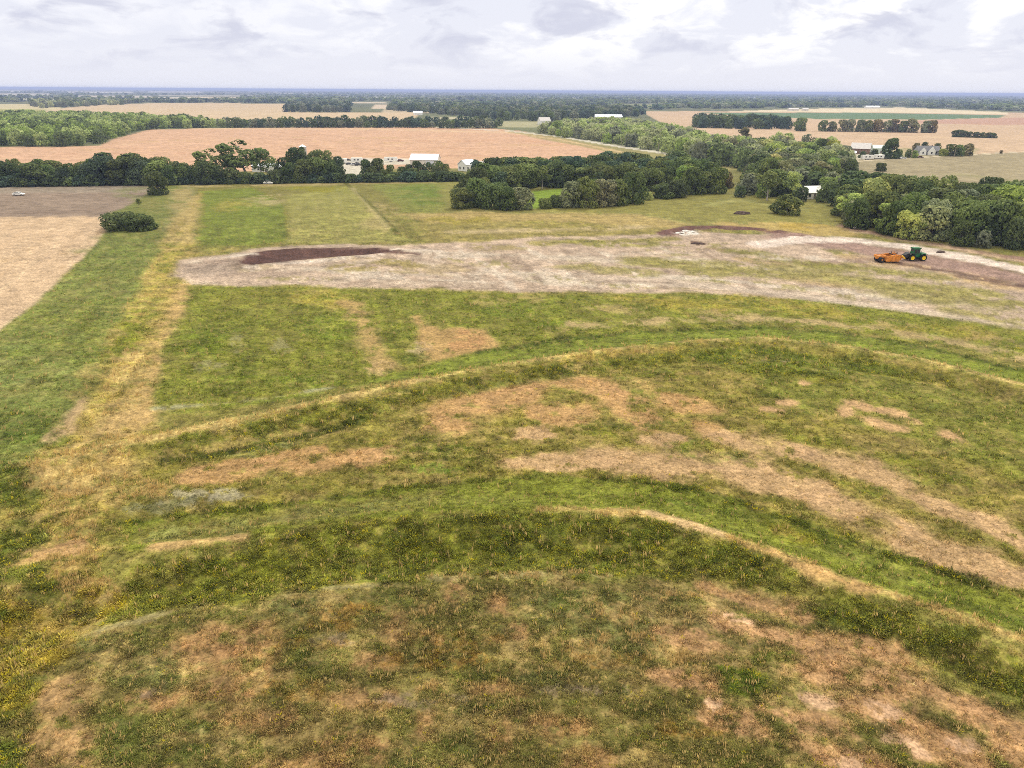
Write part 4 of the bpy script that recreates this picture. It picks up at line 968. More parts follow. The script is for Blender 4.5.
# the thick wood in the east, and what stands along its edge
EW = 'trees of the eastern wood'
STAND([(738, 199), (770, 201.5), (790, 198), (797, 193), (821, 193), (827, 204), (842, 217), (852, 228), (880, 234), (915, 241), (960, 249), (1000, 250.5), (1100, 254), (1300, 262), (1300, 210), (1100, 205), (1010, 205), (975, 211), (948, 210), (900, 199), (860, 191), (800, 181), (752, 180)], 8.4, (7.5, 14.0), ['round', 'dome', 'dome', 'round', 'tall', 'open'], ['mid', 'oak', 'oak', 'grey', 'dark', 'mid', 'lime', 'grey', 'oak', 'dark', 'light'], EW, 41, 'broad tree among the crowded crowns of the eastern wood', 'wood_tree', edge=(.62, .85))
TREE(985, 208, vtop=178, wide=.95, hab='round', tone='dark', label='tallest dark crown at the back of the eastern wood, peaked against the fallow field', name='wood_tree')
TREES.append(dict(p=at(1008, 242), h=13.5, w=13, hab='bare', tone='grey', stand='', label='leafless grey tree with bare branches among the green crowns of the eastern wood', name='bare_tree', row=None, u=0))
TREE(799, 201, vtop=186, wide=1.1, hab='round', tone='dark', stand=EW, label='broad tree among the crowded crowns of the eastern wood', name='wood_tree')
TREE(822, 202, vtop=186, wide=1.0, hab='round', tone='oak', stand=EW, label='broad tree among the crowded crowns of the eastern wood', name='wood_tree')
TREE(930, 240, vtop=207, wide=1.1, hab='round', tone='pale', label='pale grey-green crown standing out of the middle of the eastern wood', name='wood_tree')
# woods north of the road
STAND([(540, 134), (600, 142.5), (650, 150), (690, 158), (735, 166.5), (760, 178), (800, 180), (850, 184), (848, 168), (835, 161), (800, 157), (760, 152), (705, 143), (660, 131), (610, 126), (560, 127.5)], 13.0, (9, 13.5), ['dome', 'round', 'dome', 'round'], ['light', 'light', 'pale', 'light', 'lime', 'pale', 'grey'], 'trees of the wood beyond the road', 51, 'leafy tree in the light green wood beyond the paved road', 'wood_tree', edge=(.7, .95))
STAND([(690, 160), (735, 168), (760, 179), (850, 185), (850, 170), (800, 160), (740, 154)], 11.0, (9, 12), ['dome', 'round'], ['mid', 'dark', 'oak', 'grey'], 'trees of the wood beyond the road', 52, 'leafy tree in the light green wood beyond the paved road', 'wood_tree')
STAND([(735, 152), (850, 160), (842, 150), (770, 142)], 18.0, (6, 10), ['round', 'dome'], ['light', 'grey', 'oak', 'brown'], 'trees scattered north of the wood', 53, 'scattered tree between the light green wood and the far stubble', 'field_tree')
TREE(743, 146, vtop=126, wide=.8, hab='open', tone='brown', label='thin brownish tree rising over the light green wood, against the stubble', name='tall_tree')
# big wood in the west, far side of the peach field
STAND([(-140, 149), (0, 147.5), (100, 146), (112, 138.8), (150, 129.5), (215, 127.8), (190, 124), (140, 122.5), (100, 120.5), (40, 119), (-140, 122)], 14.5, (10, 14), ['dome', 'round', 'dome'], ['mid', 'light', 'lime', 'lime', 'light', 'mid'], 'trees of the western wood', 61, 'leafy tree in the big wood beyond the peach stubble field', 'wood_tree', edge=(.75, .95))
FH = 'trees of the far hedgerow behind the peach stubble'
g_ = random.Random(22); u = 150
while u < 500:
    TREE(u, 127.6 if u < 440 else 128.3, h=g_.uniform(7, 12), wide=g_.uniform(.95, 1.3), hab=g_.choice(['dome', 'round']), tone=g_.choice(['dark', 'mid', 'grey', 'blue'] if u > 260 else ['grey', 'oak', 'mid', 'light']), stand=FH, label='tree in the far hedgerow behind the peach stubble field', name='hedgerow_tree')
    TREE(u + 4, 126.2, h=g_.uniform(8, 13), wide=g_.uniform(.95, 1.2), hab=g_.choice(['dome', 'round']), tone=g_.choice(['dark', 'mid', 'blue'] if u > 260 else ['grey', 'oak', 'mid']), stand=FH, label='tree in the far hedgerow behind the peach stubble field', name='hedgerow_tree')
    u += g_.uniform(6.5, 10)
for (px, gp, nm, lb, tn, sd_) in (
    ([(284, 112.5), (352, 112.5), (345, 106), (290, 106)], 26, 'trees of the square far grove', 'tree in the square dark grove standing in the far stubble', ['blue', 'dark', 'grey'], 71),
    ([(385, 110), (420, 113), (512, 121), (545, 122), (640, 117), (620, 110.5), (520, 109), (440, 106.5)], 26, 'trees of the woods along the far road', 'tree in the bluish woods behind the far end of the paved road', ['blue', 'dark', 'grey', 'mid'], 72),
    ([(690, 128), (760, 129.5), (788, 129.5), (786, 124), (700, 122)], 17, 'trees of the dense belt in the eastern stubble', 'tree in the dense dark belt across the eastern stubble field', ['dark', 'blue', 'mid'], 73),
    ([(35, 109), (120, 105), (150, 102), (60, 102), (30, 104)], 34, 'trees of the far western grove', 'tree in the hazy grove west of the far stubble field', ['grey', 'mid', 'pale'], 74)):
    STAND(px, gp, (10, 14), ['dome', 'round'], tn, nm, sd_, lb, 'field_tree')
# the row of spaced trees across the eastern stubble
for k, (u, vt) in enumerate(((800, 118), (823, 120.5), (831, 121.5), (842, 120), (850, 119.5), (860, 119.8), (868, 120.4), (877, 119.6), (886, 120.2), (893, 119.4), (902, 121), (911, 119), (925, 121), (931, 120.5))):
    TREE(u, 131 + (u - 800) * .013, vtop=vt, wide=.95 if k else 1.0, hab=rng_t.choice(['round', 'tall', 'round']), tone=rng_t.choice(['grey', 'oak', 'grey', 'brown']), stand='trees of the spaced row in the eastern stubble', row='belt', name='row_tree')
for k, u in enumerate((956, 962, 969, 976, 982, 988, 993)):
    TREE(u, 137 + (u - 956) * .03, vtop=131 - (1.5 if k < 2 else 0) + .045 * (u - 956), wide=1.4, hab='dome', tone='dark', stand='bushes of the low dark hedge in the eastern stubble', row='low', name='bush')
TREE(1001, 153.5, vtop=150.3, wide=1.2, hab='round', tone='brown', label='tiny brown bush beside the gravel lane, by itself', name='bush')
# trees about the farmstead
for (u, v, vt, w, hab, tone, lb) in (
    (889, 158.5, 138.5, .75, 'tall', 'dark', 'tall dark conifer-shaped tree standing between the farm sheds and the gabled house'),
    (820, 158, 139, .8, 'round', 'dark', 'dark round-headed tree beside the brown-gabled barn, on the wood side'),
    (832, 160, 141, .9, 'round', 'yellow', 'yellow-green tree just before the brown-gabled barn'),
    (828, 166, 150, 1.0, 'dome', 'dark', 'dark broad tree below the yellow-green one near the barn'),
    (862, 158, 151, 1.2, 'dome', 'dark', 'dark bush in front of the brown-gabled barn roof'),
    (874, 158.5, 149.5, 1.3, 'dome', 'dark', 'dark broad bush in front of the pale green shed'),
    (897, 158.5, 149, 1.1, 'dome', 'mid', 'green bush at the foot of the tall dark conifer-shaped tree'),
    (908, 157.5, 149.5, .9, 'round', 'mid', 'green tree at the near corner of the gabled house'),
    (914, 158, 150.5, 1.0, 'round', 'lime', 'bright green bush on the lawn before the gabled house'),
    (916, 151, 143, 1.1, 'dome', 'brown', 'brownish tree behind the white gable of the house'),
    (924, 150, 142, 1.0, 'round', 'dark', 'dark tree behind the middle of the gabled house'),
    (936, 152, 143.5, .9, 'round', 'dark', 'dark tree at the east end of the gabled house'),
    (950, 156, 144.5, 1.1, 'round', 'mid', 'green tree at the start of the clump east of the gabled house'),
    (958, 156, 145, 1.1, 'dome', 'oak', 'olive tree in the middle of the clump east of the gabled house'),
    (966, 155.5, 143.5, 1.0, 'round', 'brown', 'brown-green tree at the end of the clump east of the gabled house'),
    (943, 156, 149, 1.3, 'shrub', 'yellow', 'yellow-green bush at the roadside before the clump of trees'),
    (807, 158, 146, 1.0, 'dome', 'light', 'light green tree among the sheds at the wood end of the farm'),
    (880, 171, 163, 1.6, 'shrub', 'dark', 'dark bush at the near edge of the fallow field, rising over the wood')):
    TREE(u, v, vtop=vt, wide=w, hab=hab, tone=tone, label=lb, name='farm_tree')
for (u, v, vt, w) in ((42, 105.5, 98, 1.5), (54, 107, 100.5, 1.6)):
    TREE(u, v, vtop=vt, wide=w, hab='dome', tone='pale', stand='two pale domed trees far west', label='pale domed tree beyond the western wood, one of two side by side', name='field_tree')

ORD = ['first', 'second', 'third', 'fourth', 'fifth', 'sixth', 'seventh', 'eighth', 'ninth', 'tenth', 'eleventh', 'twelfth', 'thirteenth', 'fourteenth', 'fifteenth', 'sixteenth', 'seventeenth', 'eighteenth', 'nineteenth', 'twentieth']
def ordinal(k):
    if k < 20: return ORD[k]
    tens = {2: 'twenty', 3: 'thirty', 4: 'forty', 5: 'fifty', 6: 'sixty', 7: 'seventy', 8: 'eighty'}
    t, r = divmod(k + 1, 10)
    return tens[t][:-1] + 'ieth' if r == 0 else tens[t] + '-' + ORD[r - 1]
ROWTXT = dict(hedge='{} tree from the west along the dark hedgerow north of the mown plots',
              copse='{} tree from the west in the front of the copse beside the pasture',
              belt='{} tree from the west in the spaced row across the eastern stubble',
              low='{} bush from the west in the low dark hedge in the eastern stubble')
HABTXT = dict(round='round', dome='broad', tall='narrow', open='thin', shrub='low', blown='ragged')
for rname, txt in ROWTXT.items():
    seq = sorted([t for t in TREES if t['row'] == rname], key=lambda t: t['u'])
    for k, t in enumerate(seq):
        t['label'] = txt.format((HABTXT[t['hab']] if rname != 'x' else '') + ', ' + ordinal(k)).replace(HABTXT[t['hab']] + ', ' + ordinal(k), ordinal(k))
        if rname in ('hedge', 'copse'):
            t['label'] = HABTXT[t['hab']] + ' ' + t['label'].replace('tree', 'one', 1)

def build_trees():
    g = random.Random(77)
    cam0 = Vector((0, 0, CAM_H))
    for t in TREES:
        dd = (t['p'] - cam0).length
        t['px'] = t['h'] * t['w'] * (FPX / dd) ** 2
        t['d'] = dd
    # labelled ones and rows always stand by themselves; of the woods the ones that show largest
    TREES.sort(key=lambda t: -(t['px'] + (1e6 if (t['label'] and t['stand'] == '') or t['row'] else 0)))
    single, rest = TREES[:N_SINGLE], TREES[N_SINGLE:]
    for t in single:
        p = t['p']; z = zat(p.x, p.y) - .05
        rz = g.uniform(0, 6.28)
        tone = GREENS[t['tone']]; k = g.uniform(.82, 1.2)
        col = (tone[0] * k * g.uniform(.9, 1.12), tone[1] * k, tone[2] * k * g.uniform(.88, 1.12), 1)
        lab = t['label'] or 'tree standing among many others'
        cat = 'bush' if t['name'] in ('bush', 'shrub') or (t['hab'] == 'shrub' and t['name'] == 'farm_tree') else 'tree'
        root = empty(t['name'], (p.x, p.y, z), rz if t['hab'] not in ('blown',) else g.uniform(-.3, .3), (t['w'], t['w'], t['h']))
        if t['hab'] not in ('bare',):
            # crowns are modelled at their own width: bring the scale back to height x relative width
            wk = t['w'] / SPEC[t['hab']]['width'] / t['h']
            wk = max(wk, .55)
            root.scale = (t['h'] * wk, t['h'] * wk, t['h'])
        tag(root, lab, cat, t['stand'] or None)
        if t['hab'] == 'bare':
            link_obj('branches', bare_mesh(5), BARK_PALE, root)
            continue
        cm, tm = g.choice(PROTO[t['hab']])
        c = link_obj('crown', cm, None, root); c.color = col
        link_obj('trunk', tm, None, root)
    # woods too far and too crowded to tell one tree from the next
    vv, tt, base = [], [], 0
    for t in rest:
        hab = t['hab'] if t['hab'] in LOW else 'round'
        q, ti = g.choice(LOW[hab])
        a = g.uniform(0, 6.28); ca, sa = math.cos(a), math.sin(a); wk = max(t['w'] / SPEC[hab]['width'], t['h'] * .55)
        x = (q[:, 0] * ca - q[:, 1] * sa) * wk + t['p'].x; y = (q[:, 0] * sa + q[:, 1] * ca) * wk + t['p'].y
        vv.append(np.stack([x, y, q[:, 2] * t['h']], 1))
        tone = np.array(GREENS[t['tone']]) * g.uniform(.85, 1.15)
        tt.append(tone[None, :] * (.55 + .9 * ti)[:, None])
    if vv:
        V = np.vstack(vv)
        me = np_mesh('woods', V, np.arange(len(V)).reshape(-1, 4), dict(col=np.vstack(tt)))
        link_obj('woods', me, bpy.data.materials['weed_leaf'], kind='stuff')
    print('trees', len(single), 'massed', len(rest))
N_SINGLE = 440
build_trees()

# ------------------------------------------------------------------ far-off tree belts out to the horizon
def build_far_woods():
    g = np.random.default_rng(8)
    spots = []
    def belt(p, q, step, wob, hh):
        p = np.array(p); q = np.array(q); L = np.linalg.norm(q - p); n = int(L / step)
        for k in range(n):
            if g.random() < .12: continue
            spots.append((*(p + (q - p) * k / max(n, 1) + g.normal(0, wob, 2)), hh * g.uniform(.7, 1.25)))
    # section lines: belts run east-west and north-south, denser towards the creek woods in the east
    for _ in range(230):
        d = math.exp(g.uniform(math.log(1900), math.log(16000))); a = R(g.uniform(-44, 44))
        x, y = math.sin(a) * d, math.cos(a) * d
        L = g.uniform(250, 1500) * (1 + d / 9000)
        if a < .05 and g.random() < .35: continue
        if g.random() < .8: belt((x - L / 2, y + g.normal(0, 30)), (x + L / 2, y + g.normal(0, 30)), 15 + d / 380, 8 + d / 400, 11)
        else: belt((x, y - L / 2), (x + 40, y + L / 2), 18 + d / 300, 8, 11)
    for _ in range(200):
        d = math.exp(g.uniform(math.log(2300), math.log(15000))); a = R(g.uniform(2, 44) if g.random() < .85 else g.uniform(-44, 4))
        x, y = math.sin(a) * d, math.cos(a) * d
        n = int(g.uniform(14, 50)); sx, sy = g.uniform(150, 600), g.uniform(60, 260)
        for k in range(n):
            spots.append((x + g.normal(0, sx), y + g.normal(0, sy), g.uniform(8, 14)))
    # keep the pale fields of the middle distance open
    S = np.array(spots)
    keep = np.ones(len(S), bool)
    for px in ([(30, 114), (70, 107), (115, 103.4), (210, 102.6), (330, 104), (352, 112), (420, 112), (415, 119), (60, 119)],
               [(640, 128), (640, 110), (820, 107.4), (900, 106.6), (1012, 111), (1100, 111), (1100, 160), (760, 146)],
               [(425, 103.9), (425, 101.4), (515, 101.4), (515, 104)], [(505, 109.8), (505, 105.8), (610, 105.8), (610, 109.8)], [(350, 109), (350, 101), (392, 101), (392, 109)],
               [(70, 98.2), (80, 95.4), (150, 95.4), (156, 98.2)], [(-30, 96.2), (-30, 93.2), (50, 93.2), (50, 96.2)], [(150, 93.4), (150, 91.3), (200, 91.3), (200, 93.4)], [(160, 97), (160, 95), (260, 95), (260, 97)], [(120, 101.6), (120, 99), (180, 99), (180, 101.6)], [(20, 101), (20, 98.4), (60, 98.4), (60, 101)], [(-40, 91.7), (-40, 90.4), (22, 90.4), (22, 92.4)], [(68, 92.7), (68, 91), (130, 91), (130, 93.4)],
               [(185, 100.2), (185, 96.3), (240, 96.3), (240, 100.2)], [(-60, 116), (-60, 103.5), (60, 103.5), (45, 116)], [(-300, 131), (1300, 140), (1300, 300), (-300, 300)], [(610, 108), (610, 103.5), (660, 103.5), (660, 108)]):
        sd, _ = seg_dist(S[:, 0], S[:, 1], atn(px), True); keep &= sd < 0
    S = S[keep]
    vv, tt = [], []
    tones = np.array([GREENS[k] for k in ('dark', 'mid', 'blue', 'oak', 'grey')])
    for x, y, h in S:
        d = math.hypot(x, y)
        q, ti = LOW['dome'][int(g.integers(4))]
        sel = g.permutation(len(q) // 4)[:26 if d > 4500 else 60]
        qq = q.reshape(-1, 4, 3)[sel]; c = qq.mean(1, keepdims=True); qq = ((qq - c) * 2.6 + c).reshape(-1, 3)
        w = h * g.uniform(.9, 1.6) * (1 + d / 14000)
        vv.append(np.stack([qq[:, 0] * w + x, qq[:, 1] * w + y, np.clip(qq[:, 2], 0, 1.1) * h], 1))
        tone = tones[int(g.integers(5))] * g.uniform(.85, 1.2)
        tt.append(np.repeat(ti.reshape(-1, 4)[sel][:, :1], 4, 1).reshape(-1, 1) * .9 * tone + .75 * tone)
    V = np.vstack(vv)
    me = np_mesh('far_woods', V, np.arange(len(V)).reshape(-1, 4), dict(col=np.vstack(tt)))
    link_obj('far_woods', me, bpy.data.materials['weed_leaf'], kind='stuff')
    print('far', len(S))
build_far_woods()

# ------------------------------------------------------------------ buildings, machines and small things
import bmesh
class MB:
    def __init__(s): s.bm = bmesh.new()
    def box(s, lo, hi, bev=0.0, rot=None):
        c = [(a + b) / 2 for a, b in zip(lo, hi)]; d = [abs(b - a) for a, b in zip(lo, hi)]
        M = Matrix.Translation(c) @ (rot if rot else Matrix()) @ Matrix.Diagonal((*d, 1))
        r = bmesh.ops.create_cube(s.bm, size=1, matrix=M)
        if bev:
            es = list({e for v in r['verts'] for e in v.link_edges})
            bmesh.ops.bevel(s.bm, geom=es, offset=bev, segments=2, affect='EDGES')
        return s
    def prism(s, prof, a, b, axis='y', bev=0.0):
        """profile of (along, up) points swept across from a to b"""
        def P(q, w): return (q[0], w, q[1]) if axis == 'y' else (w, q[0], q[1])
        A = [s.bm.verts.new(P(q, a)) for q in prof]; B = [s.bm.verts.new(P(q, b)) for q in prof]
        n = len(prof); fs = []
        fs.append(s.bm.faces.new(A)); fs.append(s.bm.faces.new(B[::-1]))
        for i in range(n): fs.append(s.bm.faces.new((A[i], B[i], B[(i + 1) % n], A[(i + 1) % n])))
        bmesh.ops.recalc_face_normals(s.bm, faces=fs)
        if bev: bmesh.ops.bevel(s.bm, geom=list({e for f in fs for e in f.edges}), offset=bev, segments=1, affect='EDGES')
        return s
    def cyl(s, p, q, r, r2=None, seg=16):
        p = Vector(p); q = Vector(q); d = q - p
        M = Matrix.Translation((p + q) / 2) @ d.to_track_quat('Z', 'Y').to_matrix().to_4x4()
        bmesh.ops.create_cone(s.bm, cap_ends=True, segments=seg, radius1=r, radius2=r if r2 is None else r2, depth=d.length, matrix=M); return s
    def lathe(s, prof, axis='y', seg=24, c=(0, 0, 0)):
        """closed profile of (radius, along) turned about an axis"""
        rings = []
        for k in range(seg):
            t = 2 * math.pi * k / seg; ring = []
            for r, w in prof:
                x, z = r * math.cos(t), r * math.sin(t)
                ring.append(s.bm.verts.new((c[0] + x, c[1] + w, c[2] + z) if axis == 'y' else (c[0] + x, c[1] + z, c[2] + w)))
            rings.append(ring)
        n = len(prof); fs = []
        for k in range(seg):
            a, b = rings[k], rings[(k + 1) % seg]
            for i in range(n): fs.append(s.bm.faces.new((a[i], b[i], b[(i + 1) % n], a[(i + 1) % n])))
        bmesh.ops.recalc_face_normals(s.bm, faces=fs)
        return s
    def build(s, name, m, parent=None, smooth=False):
        me = bpy.data.meshes.new(name); s.bm.to_mesh(me); s.bm.free()
        if smooth: me.polygons.foreach_set('use_smooth', [True] * len(me.polygons))
        return link_obj(name, me, m, parent)
def children(o): return [c for c in COL.objects if c.parent == o]
def copy_tree(o, parent=None):
    kids = list(o.children)
    c = o.copy(); COL.objects.link(c)
    if parent is not None: c.parent = parent
    for k in kids: copy_tree(k, c)
    return c
def place(o, u, v, rz=0.0, dz=0.0):
    p = at(u, v); o.location = (p.x, p.y, zat(p.x, p.y) + dz); o.rotation_euler = (0, 0, rz); return o

WHITE = mat('white_paint', (.72, .72, .70), .5); OFFW = mat('offwhite_wall', (.62, .60, .55), .8); GREYW = mat('grey_wall', (.30, .31, .33), .8)
TIN = mat('tin_roof', (.62, .66, .74), .55, .15, var=.1, scale=.6); PALEROOF = mat('pale_roof', (.50, .48, .47), .7, var=.15, scale=1); GREENTIN = mat('pale_green_tin', (.52, .60, .54), .6, scale=1)
SHINGLE = mat('shingles', (.16, .16, .17), .9, var=.2, scale=2); BROWN = mat('brown_boards', (.19, .12, .085), .85, var=.25, scale=2); GLASS = mat('dark_glass', (.02, .025, .03), .12, spec=.6)
DOORM = mat('door_paint', (.16, .13, .11), .7); CONC = mat('concrete', (.42, .40, .37), .9); POLE = mat('weathered_pole', (.24, .20, .16), .9); STEEL = mat('steel', (.5, .5, .52), .4, .8)
RUBBER = mat('rubber', (.018, .018, .018), .85); BLACK = mat('black_iron', (.02, .02, .022), .6); JGREEN = mat('tractor_green', (.018, .115, .040), .55, var=.25); YEL = mat('rim_yellow', (.78, .56, .02), .45)
ORANGE = mat('scraper_orange', (.60, .23, .035), .65, var=.35, scale=2); GOLD = mat('gooseneck_yellow', (.75, .46, .03), .5); RUST = mat('worn_steel', (.13, .10, .085), .7, .4)
CLAY = mat('dark_clay', (.075, .05, .042), .95, var=.35, scale=2); LIME = mat('limestone', (.62, .58, .54), .9, var=.2)

def gable(name, label, cat, u, v, rz, L, Wd, eave, ridge, wm, rm, group=None, wins=(), door=True, over=.35, chimney=False, crossgables=(), winmat=GLASS):
    """gabled building: ridge along its local x"""
    root = empty(name, (0, 0, 0)); place(root, u, v, R(rz)); tag(root, label, cat, group)
    w = MB(); w.prism([(-Wd / 2, -.1), (Wd / 2, -.1), (Wd / 2, eave), (0, ridge), (-Wd / 2, eave)], -L / 2, L / 2, axis='x'); wall = w.build('wall', wm, root)
    s = (ridge - eave) / (Wd / 2); t = .16; ov = Wd / 2 + over
    r = MB(); zl = eave - over * s + .03
    r.prism([(-ov, zl), (0, ridge + .03), (ov, zl), (ov, zl + t), (0, ridge + t + .05), (-ov, zl + t)], -L / 2 - over, L / 2 + over, axis='x'); roof = r.build('roof', rm, root)
    if chimney: MB().box((L * .2, .4, ridge - .4), (L * .2 + .6, 1.0, ridge + .9)).build('chimney', BROWN, roof)
    for (side, along, z0, ww, hh) in wins:
        m = MB(); f = MB()
        if side in ('f', 'b'):
            y = -Wd / 2 if side == 'f' else Wd / 2; sg = -1 if side == 'f' else 1
            m.box((along - ww / 2, min(y, y + sg * .03), z0), (along + ww / 2, max(y, y + sg * .03), z0 + hh)); f.box((along - ww / 2 - .1, min(y, y + sg * .07), z0 - .12), (along + ww / 2 + .1, max(y, y + sg * .07), z0 - .02))
        else:
            x = -L / 2 if side == 'l' else L / 2; sg = -1 if side == 'l' else 1
            m.box((min(x, x + sg * .03), along - ww / 2, z0), (max(x, x + sg * .03), along + ww / 2, z0 + hh)); f.box((min(x, x + sg * .07), along - ww / 2 - .1, z0 - .12), (max(x, x + sg * .07), along + ww / 2 + .1, z0 - .02))
        wo = m.build('window', winmat, root); f.build('sill', WHITE, wo)
    if door:
        d = MB().box((-.5, -Wd / 2 - .04, 0), (.5, -Wd / 2, 2.05)).build('door', DOORM, root); MB().box((.32, -Wd / 2 - .1, 1.0), (.38, -Wd / 2 - .04, 1.12)).build('handle', STEEL, d)
    for (x, gw, gr, dep) in crossgables:
        g = MB(); g.prism([(x - gw / 2, 0), (x + gw / 2, 0), (x + gw / 2, eave), (x, gr), (x - gw / 2, eave)], -Wd / 2 - dep, -Wd / 2 + .8, axis='y'); g.build('gable_front', WHITE, root)
        k = MB(); e2 = .25; ss = (gr - eave) / (gw / 2); z2 = eave - e2 * ss + .03
        k.prism([(x - gw / 2 - e2, z2), (x, gr + .03), (x + gw / 2 + e2, z2), (x + gw / 2 + e2, z2 + t), (x, gr + t + .04), (x - gw / 2 - e2, z2 + t)], -Wd / 2 - dep + .12, -.2, axis='y'); k.build('gable_roof', rm, root)
        MB().box((x - .5, -Wd / 2 - dep - .03, 1), (x + .5, -Wd / 2 - dep, 2.3)).build('window', GLASS, root)
    return root
W4 = [('f', x, 1.0, 1.0, 1.2) for x in (-4, -2, 2, 4)]
o = gable('metal_barn', 'long metal barn with pale blue-white roof behind the hedgerow by the gravel yard', 'barn', 425.5, 166.5, -3, 16, 13, 4.2, 7.0, OFFW, TIN, wins=[('f', -5, 1.4, 1.2, 1)], door=True)
MB().box((1.5, -6.56, 0), (6, -6.5, 3.6)).build('sliding_door', TIN, o)
gable('farmhouse', 'small white house with pale roof at the end of the hedgerow, behind the copse', 'house', 467, 170.5, 52, 8.5, 6.2, 3.6, 5.8, WHITE, TIN, wins=[('f', -2.6, 1, 1, 1.2), ('f', 2.4, 1, 1, 1.2), ('l', -1.4, 1, .9, 1.3), ('l', 1.4, 1, .9, 1.3)])
gable('farmhouse', 'white house roof half hidden among slim trees behind the copse', 'house', 487, 172, 10, 10, 7, 3.2, 5.6, WHITE, PALEROOF, wins=W4[:2])
o = gable('barn', 'barn with dark brown gable end and pale grey roof in the farmstead', 'barn', 860, 153.5, -28, 13, 10, 3.8, 7.4, BROWN, PALEROOF, wins=[('f', 3, 1.2, 1, 1)])
MB().box((-6.56, -1.8, 0), (-6.5, 1.8, 3.2)).build('barn_door', DOORM, o)
gable('shed', 'small white shed in front of the brown gable end', 'shed', 850, 156.2, -12, 6.5, 4.5, 2.6, 3.5, WHITE, TIN)
gable('shed', 'pale green metal shed between the brown-gabled barn and the tall dark tree', 'shed', 879, 153, -8, 11, 8, 3.6, 5.6, GREENTIN, GREENTIN, wins=[('f', -3, 1.3, 1.2, 1)])
gable('house', 'grey house with two white gables and dark roof east of the farm sheds', 'house', 926, 154.6, -6, 15, 8.5, 3.0, 6.0, GREYW, SHINGLE, wins=[('f', 5, 1, 1.4, 1.2), ('f', -6.2, 1, .9, 1.2), ('r', 0, 1, 1.1, 1.3)], crossgables=[(-4.6, 4.2, 5.4, 1.6), (1.2, 5.0, 6.3, 2.0)], chimney=True)
gable('shed', 'grey-roofed shed among trees at the wood end of the farmstead', 'shed', 824, 157, 15, 9, 6.5, 2.8, 4.6, GREYW, PALEROOF, wins=[('f', 2.5, 1, 1, 1)])
gable('shed', 'low pale shed half hidden by bushes beside the gravel lane', 'shed', 814, 160.5, -20, 7, 5, 2.3, 3.2, OFFW, TIN)
gable('farmhouse', 'white-roofed house tucked under the trees beside the pasture', 'house', 810, 198, 12, 7.5, 6.5, 2.7, 4.9, OFFW, WHITE, wins=[('f', -2.4, .9, 1, 1.2), ('f', 2.4, .9, 1, 1.2), ('l', 0, 1, 1, 1.2)])
gable('shed', 'long low white shed glimpsed behind the tallest hedgerow tree', 'shed', 268, 171.5, 2, 15, 7, 3.0, 4.4, WHITE, TIN, wins=[('f', -4, 1, 1, 1)])
gable('farmhouse', 'white house in the bluish woods at the far end of the paved road', 'house', 544, 124.5, 20, 15, 10, 5, 9, WHITE, PALEROOF, wins=W4)
gable('shed', 'long white shed behind the light green wood', 'shed', 608, 120, 4, 42, 16, 5, 8, WHITE, TIN, wins=W4[:2])
gable('shed', 'flat pale farm shed at the far edge of the green crop, first of two', 'shed', 793, 110.6, 3, 24, 12, 4, 6, OFFW, PALEROOF, wins=W4[:2])
gable('shed', 'smaller pale farm shed beside the flat one at the edge of the green crop', 'shed', 805, 110.6, -3, 14, 9, 4, 6.2, OFFW, PALEROOF, wins=W4[:2])
gable('shed', 'long white shed standing alone on the pale strip beyond the green crop', 'shed', 872, 108.4, 2, 40, 14, 4.5, 7, WHITE, TIN, wins=W4[:2])
gable('shed', 'small pale shed beside the far hedgerow gap', 'shed', 418, 115, 8, 16, 9, 4, 6.5, WHITE, TIN)
gable('shed', 'pale roofed shed in the far woods west of the paved road', 'shed', 486, 111, 0, 32, 14, 5, 8, WHITE, TIN)
gable('shed', 'white shed in the far woods above the hedgerow end', 'shed', 440, 110, -10, 28, 14, 6, 9, WHITE, TIN)

def silo():
    root = empty('silo', (0, 0, 0)); place(root, 304.5, 168); tag(root, 'pale grey silo rising behind the domed hedgerow trees', 'silo')
    h = height_px(304.5, 168, 144.5); r = 2.1
    w = MB(); w.cyl((0, 0, -.2), (0, 0, h - 1.2), r, seg=28)
    for k in range(1, 10): w.cyl((0, 0, k * (h - 1.4) / 10 - .05), (0, 0, k * (h - 1.4) / 10 + .05), r + .05, seg=28)
    w.build('wall', CONC, root); MB().cyl((0, 0, h - 1.2), (0, 0, h), r + .12, .25, seg=28).build('roof', TIN, root)
    ld = MB()
    for s in (-.22, .22): ld.box((s - .03, -r - .16, 0), (s + .03, -r - .1, h - 1.2))
    for k in range(int(h / .5)): ld.box((-.22, -r - .15, .3 + k * .5), (.22, -r - .11, .35 + k * .5))
    ld.build('ladder', STEEL, root)
silo()

# ---- wheels
def wheel(name, parent, x, y, z, r, w, rimr, rm, lugs=False, seg=26):
    t = MB(); h = w / 2
    t.lathe([(rimr, -h * .8), (r * .93, -h), (r, -h * .75), (r, h * .75), (r * .93, h), (rimr, h * .8)], seg=seg)
    if lugs:
        for k in range(18):
            for sg in (-1, 1):
                a = 2 * math.pi * (k + (.5 if sg > 0 else 0)) / 18
                M = Matrix.Rotation(a, 4, 'Y') @ Matrix.Translation((r + .01, sg * h * .42, 0)) @ Matrix.Rotation(sg * .5, 4, 'X')
                bmesh.ops.create_cube(t.bm, size=1, matrix=M @ Matrix.Diagonal((.07, h * .9, .07, 1)))
    o = t.build(name, RUBBER, parent); o.location = (x, y, z)
    k = MB(); k.lathe([(.0, -h * .35), (rimr * .35, -h * .45), (rimr * .8, -h * .35), (rimr * 1.02, -h * .86), (rimr * 1.02, h * .86), (rimr * .8, h * .35), (rimr * .35, h * .45), (.0, h * .35)], seg=seg)
    k.build('rim', rm, o)
    return o

